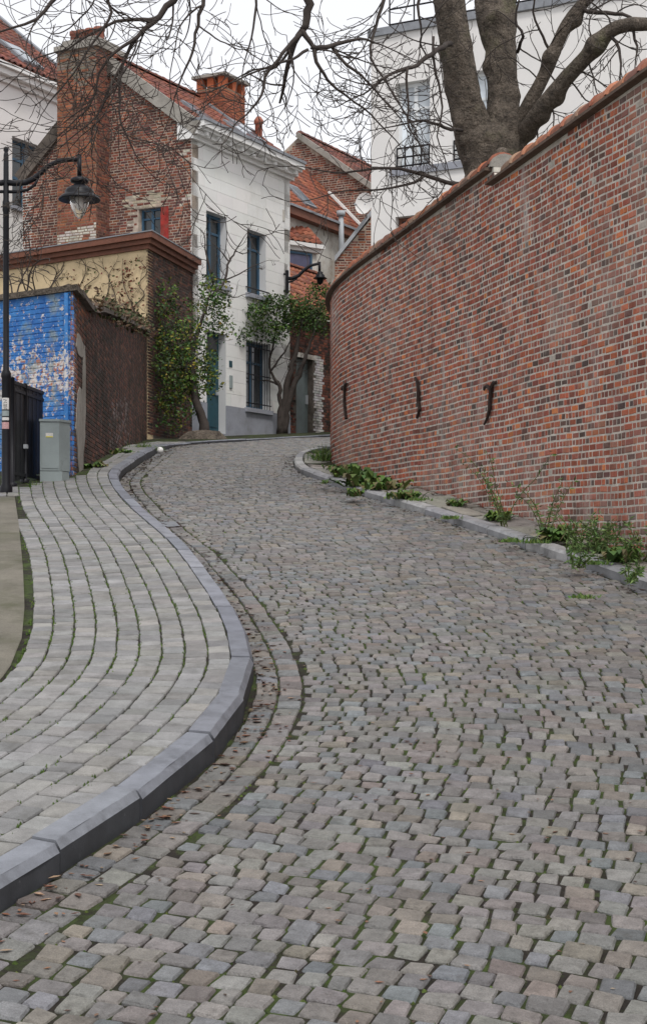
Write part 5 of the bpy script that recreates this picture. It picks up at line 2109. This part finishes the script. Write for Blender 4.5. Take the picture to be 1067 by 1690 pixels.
for (x, y, Y, dx, dz, ln) in ((935, 128, 18.9, .6, -.5, .9), (905, 165, 19.1, .5, -.8, .7), (920, 140, 19, -.4, .8, .7), (968, 92, 18.7, .2, -.9, .8), (880, 195, 19.3, .4, -.7, .6), (985, 75, 18.6, -.5, .8, .7),
                              (870, 175, 19.5, .8, .1, .6), (892, 135, 19.4, -.5, .6, .6), (1010, 50, 18.5, -.3, .9, .8), (850, 285, 19.4, .9, .3, .8), (945, 115, 18.9, .9, -.2, .9)):
    tw.grow(W(x, y, Y), (dx, -.1, dz), ln, .012, 2, -.03, .12)
print('twigs', tw.n, len(tw.mb.f))
tw.mb.build('twigs', 'twig', tree, True)


# ------------------------------------------------------------------ foliage
def leaf(mbx, p, size, c, r, up=.3, long=1.7):
    d = Vector((r.gauss(0, 1), r.gauss(0, 1), r.gauss(0, 1) * .7 + up))
    if d.length < .05: d = Vector((1, 0, 0))
    d.normalize()
    a = d.orthogonal()
    a = (a * math.cos(r.uniform(0, 6.28)) + d.cross(a) * math.sin(r.uniform(0, 6.28)))
    a = (a - d * a.dot(d))
    if a.length < .01: a = d.orthogonal()
    a.normalize()
    n = d.cross(a)
    L, Wd = size * long, size * .5
    p = Vector(p)
    v = [p, p + d * L * .45 + a * Wd + n * Wd * .3, p + d * L, p + d * L * .45 - a * Wd + n * Wd * .3]
    mbx.add([tuple(q) for q in v], [(0, 1, 2), (0, 2, 3)], c)


def cloud(mbx, blobs, n, size, cols, seed, hollow=.25):
    """blobs: (px, py, Y, rx px, ry px, depth m) filled with leaves in sprays"""
    r = random.Random(seed)
    wts = [b[3] * b[4] for b in blobs]
    made = 0
    while made < n:
        x, y, Y, rx, ry, dp = r.choices(blobs, wts)[0]
        while True:
            a, b, c = r.uniform(-1, 1), r.uniform(-1, 1), r.uniform(-1, 1)
            q = a*a + b*b + c*c
            if hollow < q < 1: break
        k = 1 + .22 * math.sin(a * 5 + b * 7 + c * 3 + x)
        p = Vector(at(x + a * rx * k, y + b * ry * k, Y + c * dp))
        base = r.choice(cols)
        g = r.uniform(.7, 1.35)
        for j in range(r.randint(3, 7)):
            q = p + Vector((r.gauss(0, .07), r.gauss(0, .07), r.gauss(0, .07)))
            cc = tuple(max(.004, t * g * r.uniform(.8, 1.2)) for t in base)
            leaf(mbx, q, size * r.uniform(.6, 1.3), cc, r)
            made += 1


GREENS = [(.05, .10, .02), (.034, .07, .017), (.085, .14, .024), (.025, .048, .014), (.11, .15, .022), (.045, .09, .03)]
YEL = GREENS * 2 + [(.20, .18, .02), (.13, .13, .02)]
SY = 36.0
shrub = empty('evergreen_shrub', 'tall dark evergreen shrub against the annex beside the teal door', 'shrub')
mb = MB()
cloud(mb, [(352, 482, 35.8, 26, 26, .5), (340, 520, 35.8, 30, 28, .5), (368, 540, 36, 16, 26, .4), (300, 560, 35.4, 38, 34, .6), (285, 600, 35.2, 36, 36, .6), (320, 600, 35.4, 34, 32, .6),
           (335, 630, 35.6, 26, 26, .5), (275, 500, 35.6, 26, 34, .4), (362, 500, 36, 22, 18, .4), (300, 640, 35.3, 36, 26, .5), (345, 598, 35.8, 18, 22, .4), (285, 672, 35.2, 30, 40, .3), (262, 545, 35.5, 16, 40, .2)], 6400, .047, YEL, 5)
mb.build('crown', 'leaf', shrub)
mb = MB()
base = on_ground(330, 727, .1)
bz = G(35.2) + .1
tws = Twigs(3)
tws.along([at(337, 716, 35.3), at(332, 690, 35.3), at(325, 660, 35.3), at(318, 630, 35.4), at(316, 590, 35.4), at(330, 540, 35.6), at(345, 490, 35.8)], [.13, .10, .09, .085, .07, .045, .02], 8, .35, (.4, .8), 1, .4)
tws.along([at(318, 630, 35.4), at(300, 590, 35.3), at(290, 550, 35.3)], [.06, .04, .02], 6, .3, (.4, .7), 1, .2)
tws.along([at(345, 490, 35.8), at(368, 470, 36), at(378, 432, 36.2), at(388, 415, 36.2), at(403, 390, 36.3)], [.03, .03, .024, .018, .009], 6, .22, (.35, .8), 2, .1, curl=.25, droop=.02)
tws.along([at(352, 470, 35.9), at(345, 440, 35.9), at(339, 410, 35.9), at(336, 385, 35.9), at(322, 372, 35.9)], [.025, .022, .018, .012, .007], 6, .22, (.3, .6), 2, .2, curl=.25, droop=.02)
tws.along([at(378, 432, 36.2), at(365, 415, 36.1), at(350, 400, 36.1)], [.018, .013, .008], 6, .22, (.3, .5), 2, .1, curl=.25, droop=.02)
tws.along([at(370, 462, 36.1), at(395, 452, 36.3), at(415, 440, 36.5), at(440, 430, 36.6)], [.02, .016, .011, .006], 6, .22, (.3, .6), 2, .1, curl=.2, droop=.02)
tws.along([at(362, 480, 36.1), at(385, 490, 36.3), at(405, 485, 36.4)], [.018, .013, .007], 6, .22, (.25, .5), 2, .1, curl=.2, droop=.02)
tws.mb.build('branches', 'twig', shrub, True)
mb = MB()
r_ = random.Random(9)
v, f = [], []
bx0, by0 = at(335, 722, 35.2)[:2]
for k in range(16):
    th = 2 * math.pi * k / 16
    v.append((bx0 + .6 * math.cos(th) * r_.uniform(.8, 1.2), by0 + .4 * math.sin(th), G(by0) + .0))
for k in range(16):
    th = 2 * math.pi * k / 16
    v.append((bx0 + .4 * math.cos(th) * r_.uniform(.8, 1.2), by0 + .3 * math.sin(th), G(by0) + .15 + r_.uniform(-.06, .06)))
v.append((bx0, by0, G(by0) + .24))
for k in range(16):
    k2 = (k + 1) % 16
    f += [(k, k2, 16 + k2, 16 + k), (16 + k, 16 + k2, 32)]
mb.add(v, f)
mb.build('root_mound', 'bark', shrub)

vine = empty('climbing_shrub', 'climbing shrub with twisted stems over the barred window and garage door', 'shrub')
mb = MB()
VY = 41.0
cloud(mb, [(420, 520, 40.3, 26, 20, .3), (450, 505, 40.8, 30, 18, .35), (480, 508, 41, 34, 20, .4), (515, 515, 41.4, 30, 22, .4), (440, 545, 40.6, 34, 16, .3), (490, 535, 41, 38, 16, .35),
           (400, 555, 40.0, 14, 16, .2), (530, 530, 41.6, 14, 26, .3), (525, 480, 42, 20, 10, .3)], 4800, .05, GREENS[:4] + [(.06, .09, .02)], 6)
mb.build('crown', 'leaf', vine)
tv = Twigs(4)
vz = lambda x, y: at(x, y, 41.0)
tv.along([vz(464, 718), vz(466, 690), vz(470, 655), vz(478, 620), vz(485, 590), vz(492, 555), vz(500, 525)], [.13, .10, .09, .08, .06, .045, .02], 8, .4, (.4, .9), 1, .5)
tv.along([vz(468, 715), vz(472, 680), vz(484, 640), vz(496, 612), vz(508, 580), vz(520, 540)], [.11, .085, .075, .06, .045, .02], 8, .4, (.4, .8), 1, .4)
tv.along([vz(463, 715), vz(462, 680), vz(461, 650), vz(459, 632), vz(450, 620), vz(444, 600), vz(450, 575), vz(455, 540)], [.09, .07, .055, .05, .035, .03, .028, .015], 7, .35, (.4, .8), 1, .4)
tv.along([vz(460, 634), vz(448, 630), vz(442, 628)], [.04, .03, .02], 6, .3, (.3, .5), 1, .4)
tv.along([vz(447, 612), vz(458, 595), vz(470, 580), vz(480, 560)], [.028, .025, .02, .014], 6, .3, (.3, .6), 1, .2)
tv.mb.build('stems', 'twig', vine, True)

# creeper on the cream annex wall, bare bush over the blue wall
crp = empty('creeper', 'leafless brown creeper with a few red leaves on the cream annex wall', 'creeper')
tc = Twigs(12)
apt = lambda u, z: (*al.P(u, .03), z)
for (u, z0) in ((.15, 7.2), (.5, 7.1), (.9, 7.2), (1.3, 7.3), (1.7, 7.3), (2.1, 7.5), (2.6, 7.6), (3.1, 7.8)):
    n = 6
    pts = [apt(u + jit(.15), z0 - .3)]
    for k in range(n):
        pts.append(apt(pts[-1] and u + jit(.3), z0 + (k + 1) * .26))
    tc.along(pts, [.018 - .002 * k for k in range(n + 1)], 5, .22, (.2, .5), 1, 0)
# press the shoots against the wall
vv_ = []
for p in tc.mb.v:
    d = (p[0] - al.o[0]) * al.n[0] + (p[1] - al.o[1]) * al.n[1]
    t = max(.012, min(.07, d)) - d
    vv_.append((p[0] + al.n[0] * t, p[1] + al.n[1] * t, min(p[2], AZ - .32)))
tc.mb.v = vv_
tc.mb.build('stems', 'twig', crp)
mb = MB()
r_ = random.Random(31)
for k in range(420):
    u = r_.choice((.35, .5, .6, 1.0, 1.7, 2.3)) + r_.gauss(0, .22)
    z = r_.uniform(7.0, 8.8)
    c = r_.choice([(.16, .035, .02), (.12, .03, .02), (.10, .05, .02), (.06, .09, .02)])
    leaf(mb, (*al.P(u, .05), z), .045, c, r_)
mb.build('leaves', 'leaf', crp)
bush = empty('bare_bush', 'leafless tangled bush rising over the blue wall beside the lamp post', 'bush')
tb = Twigs(15)
for k in range(13):
    x = rnd.uniform(-40, 75)
    tb.grow(at(x, 500, 22.2 + jit(.3)), (jit(.5), jit(.2), 1), rnd.uniform(.8, 1.35) * (1.0 if x < 45 else .6), .014, 3, -.06, .0, .25, .8)
tb.mb.build('branches', 'twig', bush, True)
ivy = empty('ivy_fringe', 'dead ivy and weeds hanging over the coping of the dark old wall', 'ivy')
mb = MB()
r_ = random.Random(8)
for k in range(1500):
    u = min(max(r_.gauss(8.5, 3.4), 2.0), dl - .2)
    c = r_.choice([(.05, .055, .02), (.08, .05, .03), (.10, .06, .03), (.035, .06, .015), (.12, .07, .04)])
    leaf(mb, (*dw.P(u, r_.uniform(-.3, .13)), dtop(u) + abs(r_.gauss(0, .13)) + .02 - (.15 if r_.random() < .3 else 0)), .06, c, r_)
mb.build('leaves', 'leaf', ivy)

# ------------------------------------------------------------------ weeds at the foot of the tall wall
def weed_clump(name, x, y, wpx, hpx, kind_, label, seed):
    r = random.Random(seed)
    gx_, gy_ = on_ground(x, y, KH_R)
    s = gy_ / F
    root = empty(name, label, 'weed', group='weeds along the tall wall')
    m1 = MB()
    Z = G(gy_) + KH_R - .01
    if kind_ == 'broad':
        for k in range(int(40 + wpx * 1.4)):
            bx0, by0 = gx_ + r.gauss(0, wpx * s * .28), gy_ + r.gauss(0, .10)
            c = r.choice([(.06, .12, .02), (.045, .095, .02), (.08, .145, .03), (.11, .16, .03), (.14, .12, .05)])
            L = hpx * s * r.uniform(.35, 1.05)
            d = Vector((r.gauss(0, .6), r.gauss(0, .6), r.uniform(.5, 1.2))).normalized()
            sd_ = d.cross(Vector((0, 0, 1)))
            if sd_.length < .05: continue
            sd_.normalize()
            p0 = Vector((bx0, by0, Z))
            w_ = L * r.uniform(.16, .26)
            p1, p2 = p0 + d * L * .5, p0 + d * L * .8 + Vector((d.x, d.y, -.2)) * L * .18
            p3 = p2 + Vector((d.x, d.y, -.6)).normalized() * L * .3
            m1.add([tuple(p0 - sd_ * w_ * .2), tuple(p0 + sd_ * w_ * .2), tuple(p1 + sd_ * w_), tuple(p1 - sd_ * w_), tuple(p2 + sd_ * w_ * .8), tuple(p2 - sd_ * w_ * .8), tuple(p3)],
                   [(0, 1, 2, 3), (3, 2, 4, 5), (5, 4, 6)], vary(c, .25))
    elif kind_ == 'grass':
        for k in range(int(70 + wpx * 2)):
            bx0, by0 = gx_ + r.gauss(0, wpx * s * .28), gy_ + r.gauss(0, .12)
            c = r.choice([(.10, .17, .03), (.07, .14, .025), (.14, .19, .05), (.05, .11, .02)])
            L = hpx * s * r.uniform(.5, 1.2)
            d = Vector((r.gauss(0, .45), r.gauss(0, .45), 1)).normalized()
            sd_ = d.cross(Vector((r.gauss(0, 1), r.gauss(0, 1), .1))).normalized()
            p0 = Vector((bx0, by0, Z))
            p1 = p0 + d * L * .55
            p2 = p1 + (d + Vector((d.x * 1.2, d.y * 1.2, -.35))).normalized() * L * .5
            w_ = .006
            m1.add([tuple(p0 - sd_ * w_), tuple(p0 + sd_ * w_), tuple(p1 + sd_ * w_ * .8), tuple(p1 - sd_ * w_ * .8), tuple(p2)], [(0, 1, 2, 3), (3, 2, 4)], vary(c, .25))
    else:       # tall feathery stems
        for k in range(int(4 + wpx * .2)):
            bx0, by0 = gx_ + r.gauss(0, wpx * s * .25), gy_ + r.gauss(0, .06)
            L = hpx * s * r.uniform(.6, 1.15)
            d = Vector((r.gauss(0, .35), r.gauss(-.1, .2), 1)).normalized()
            pts = [Vector((bx0, by0, Z))]
            for q in range(8):
                d = (d + Vector((r.gauss(0, .1), r.gauss(0, .1), -.05 * q * .4))).normalized()
                pts.append(pts[-1] + d * L / 8)
            m1.tube([tuple(p) for p in pts], [.006 - .0005 * q for q in range(9)], 4, (.08, .10, .03), cap=False)
            for q in range(1, 9):
                for j in range(4):
                    c = r.choice([(.09, .16, .04), (.06, .12, .03), (.12, .18, .05)])
                    leaf(m1, tuple(pts[q] + d * jit(.03)), .010 + .007 * r.random(), vary(c, .2), r, .1, 4.0)
    m1.build('blades' if kind_ == 'grass' else 'leaves', 'leaf', root)


WEEDS = [(532, 760, 30, 30, 'grass', 'bright green grass tuft where the curved wall turns the corner'),
         (553, 776, 24, 16, 'broad', 'green weed at the foot of the wall just before its rounded end'),
         (536, 797, 12, 8, 'broad', 'tiny green weed in the kerb joint left of the big weed bed'),
         (578, 787, 40, 30, 'broad', 'large leafy weed clump below the first iron wall anchor'),
         (602, 802, 60, 32, 'broad', 'wide green weed clump spilling over the kerb'),
         (632, 808, 56, 28, 'broad', 'green weed bed between the kerb and the wall'),
         (584, 818, 22, 20, 'broad', 'dark green weed growing over the kerb edge'),
         (668, 823, 50, 22, 'broad', 'leafy weed bed with dead stalks beside the pale slabs'),
         (690, 826, 36, 9, 'grass', 'flat grassy tuft at the end of the weed bed'),
         (752, 835, 18, 20, 'broad', 'small dark weed alone at the foot of the wall'),
         (820, 858, 34, 26, 'broad', 'fern-like weed under the whitish stain on the wall'),
         (830, 868, 14, 140, 'tall', 'tall thin stem growing up the whitish stain'),
         (898, 886, 14, 100, 'tall', 'thin dry stem against the red bricks'),
         (745, 855, 30, 8, 'grass', 'low grass strip in a footway joint'),
         (840, 893, 34, 10, 'grass', 'low grass patch at the kerb edge below the fern'),
         (888, 895, 40, 12, 'grass', 'pale grass patch on the footway by the kerb'),
         (918, 892, 34, 36, 'broad', 'broad-leaved weed in front of the wall base'),
         (955, 912, 34, 76, 'tall', 'tall feathery weed leaning over the footway'),
         (990, 912, 60, 62, 'tall', 'arching feathery weed along the wall foot'),
         (1045, 926, 50, 60, 'tall', 'drooping feathery weed at the right end of the wall foot'),
         (1022, 926, 40, 36, 'broad', 'blue-green leafy weed beside the loose bricks'),
         (950, 936, 20, 44, 'tall', 'thin seeding weed growing from the kerb joint'),
         (985, 930, 36, 10, 'grass', 'low green tuft on the kerb below the feathery weeds'),
         (1038, 960, 10, 36, 'tall', 'single thin weed stem at the kerb'),
         (960, 985, 30, 8, 'grass', 'low tuft in the road joint under the kerb')]
for i, wd in enumerate(WEEDS):
    weed_clump('weed', *wd[:4], wd[4], wd[5], 100 + i)
for i, (x, y, wpx, hpx, k_, lab) in enumerate([(162, 776, 34, 22, 'broad', 'dark leafy weeds at the foot of the old wall'), (200, 752, 40, 16, 'broad', 'low weeds where the old wall meets the far pavement'),
                                               (58, 806, 14, 14, 'grass', 'small green tuft in front of the utility cabinet'), (236, 742, 40, 14, 'grass', 'grassy fringe behind the far kerb')]):
    weed_clump('weed', x, y, wpx, hpx, k_, lab, 300 + i)

# ------------------------------------------------------------------ moss in the joints, dry leaves in the gutters
r_ = random.Random(77)


def moss_f(x, y):
    return .5 + .28 * math.sin(x * 2.1 + 1.3 * math.sin(y * 1.1)) + .22 * math.sin(y * 1.7 + x * 1.1) + .2 * math.sin(x * 5.3 - y * 3.1)


mo = MB()
for (x, y, cy) in joints:
    if cy > 27: continue
    dens = .45 + .75 * moss_f(x, y)
    if -.6 < x < 1.6 and 11 < y < 20: dens += .35
    for rep in range(1):
        if r_.random() > dens * .6: continue
        px_, py_ = x + r_.gauss(0, .006), y + r_.gauss(0, .006)
        R = r_.uniform(.007, .019)
        h = r_.uniform(.004, .014)
        c = r_.choice([(.05, .085, .014), (.07, .11, .02), (.04, .06, .014), (.095, .125, .028), (.055, .048, .022)])
        z = zroad(px_, py_) - .012
        k = 6
        v = [(px_ + R * math.cos(2*math.pi*i/k) * r_.uniform(.6, 1.3), py_ + R * math.sin(2*math.pi*i/k) * r_.uniform(.6, 1.3), z - .004) for i in range(k)] + [(px_, py_, z + .009 + h * .2)]
        mo.add(v, [(i, (i+1) % k, k) for i in range(k)], vary(c, .3))
for (x, y, cy) in pj:
    if cy > 26 or r_.random() > .35 + .45 * moss_f(x * 1.3, y): continue
    p_, t_ = None, None
    for rep in range(r_.randint(2, 6)):
        px_, py_ = x + r_.gauss(0, .008), y + r_.uniform(-.09, .09)
        R = r_.uniform(.007, .014)
        c = r_.choice([(.07, .12, .02), (.05, .09, .015), (.09, .14, .025)])
        z = zpav(px_, py_) - .01
        k = 5
        v = [(px_ + R * .7 * math.cos(2*math.pi*i/k), py_ + R * 1.7 * math.sin(2*math.pi*i/k), z - .004) for i in range(k)] + [(px_, py_, z + .016)]
        mo.add(v, [(i, (i+1) % k, k) for i in range(k)], vary(c, .3))
tag(mo.build('moss', 'moss', None, False, 'stuff'), 'green moss growing in the joints between the setts', 'moss')

fl = MB()


def dry_leaf(x, y, z, sz):
    a = r_.uniform(0, 6.28)
    c = r_.choice([(.17, .075, .045), (.12, .055, .035), (.2, .11, .065), (.08, .048, .035), (.28, .2, .13)])
    ca, sa = math.cos(a), math.sin(a)
    L, Wd = sz, sz * .42
    cu = r_.uniform(.05, .3) * sz
    v = [(-L, 0, cu * .8), (-.2 * L, Wd, cu), (L, 0, cu * .6), (-.2 * L, -Wd, cu * .9), (0, 0, 0)]
    v = [(x + p[0] * ca - p[1] * sa, y + p[0] * sa + p[1] * ca, z + .004 + p[2]) for p in v]
    fl.add(v, [(0, 1, 4), (1, 2, 4), (2, 3, 4), (3, 0, 4)], vary(c, .3))


for k in range(1500):
    s = r_.uniform(0, LK.L - 12)
    x, y = LK.off(s, -abs(r_.gauss(.02, .12)) - .01)
    if y > 4: dry_leaf(x, y, zroad(x, y), r_.uniform(.012, .034))
for k in range(1100):
    s = r_.uniform(0, RK.L - 5)
    x, y = RK.off(s, abs(r_.gauss(0, .12)) + .01)
    if y > 5: dry_leaf(x, y, zroad(x, y), r_.uniform(.012, .028))
for k in range(700):
    s = r_.uniform(S0, s_of_y(24))
    x, y = BW.off(s, abs(r_.gauss(0, .10)) + .02)
    dry_leaf(x, y, G(y) + KH_R + .005, r_.uniform(.012, .03))
for k in range(260):
    y = r_.uniform(4.5, 12)
    x = r_.uniform(xl_f(y), xl_f(y) + 2.8)
    dry_leaf(x, y, zroad(x, y), r_.uniform(.010, .022))
tag(fl.build('fallen_leaves', 'leaf', None, False, 'stuff'), 'dry brown leaves gathered along the kerbs and gutters', 'leaves')
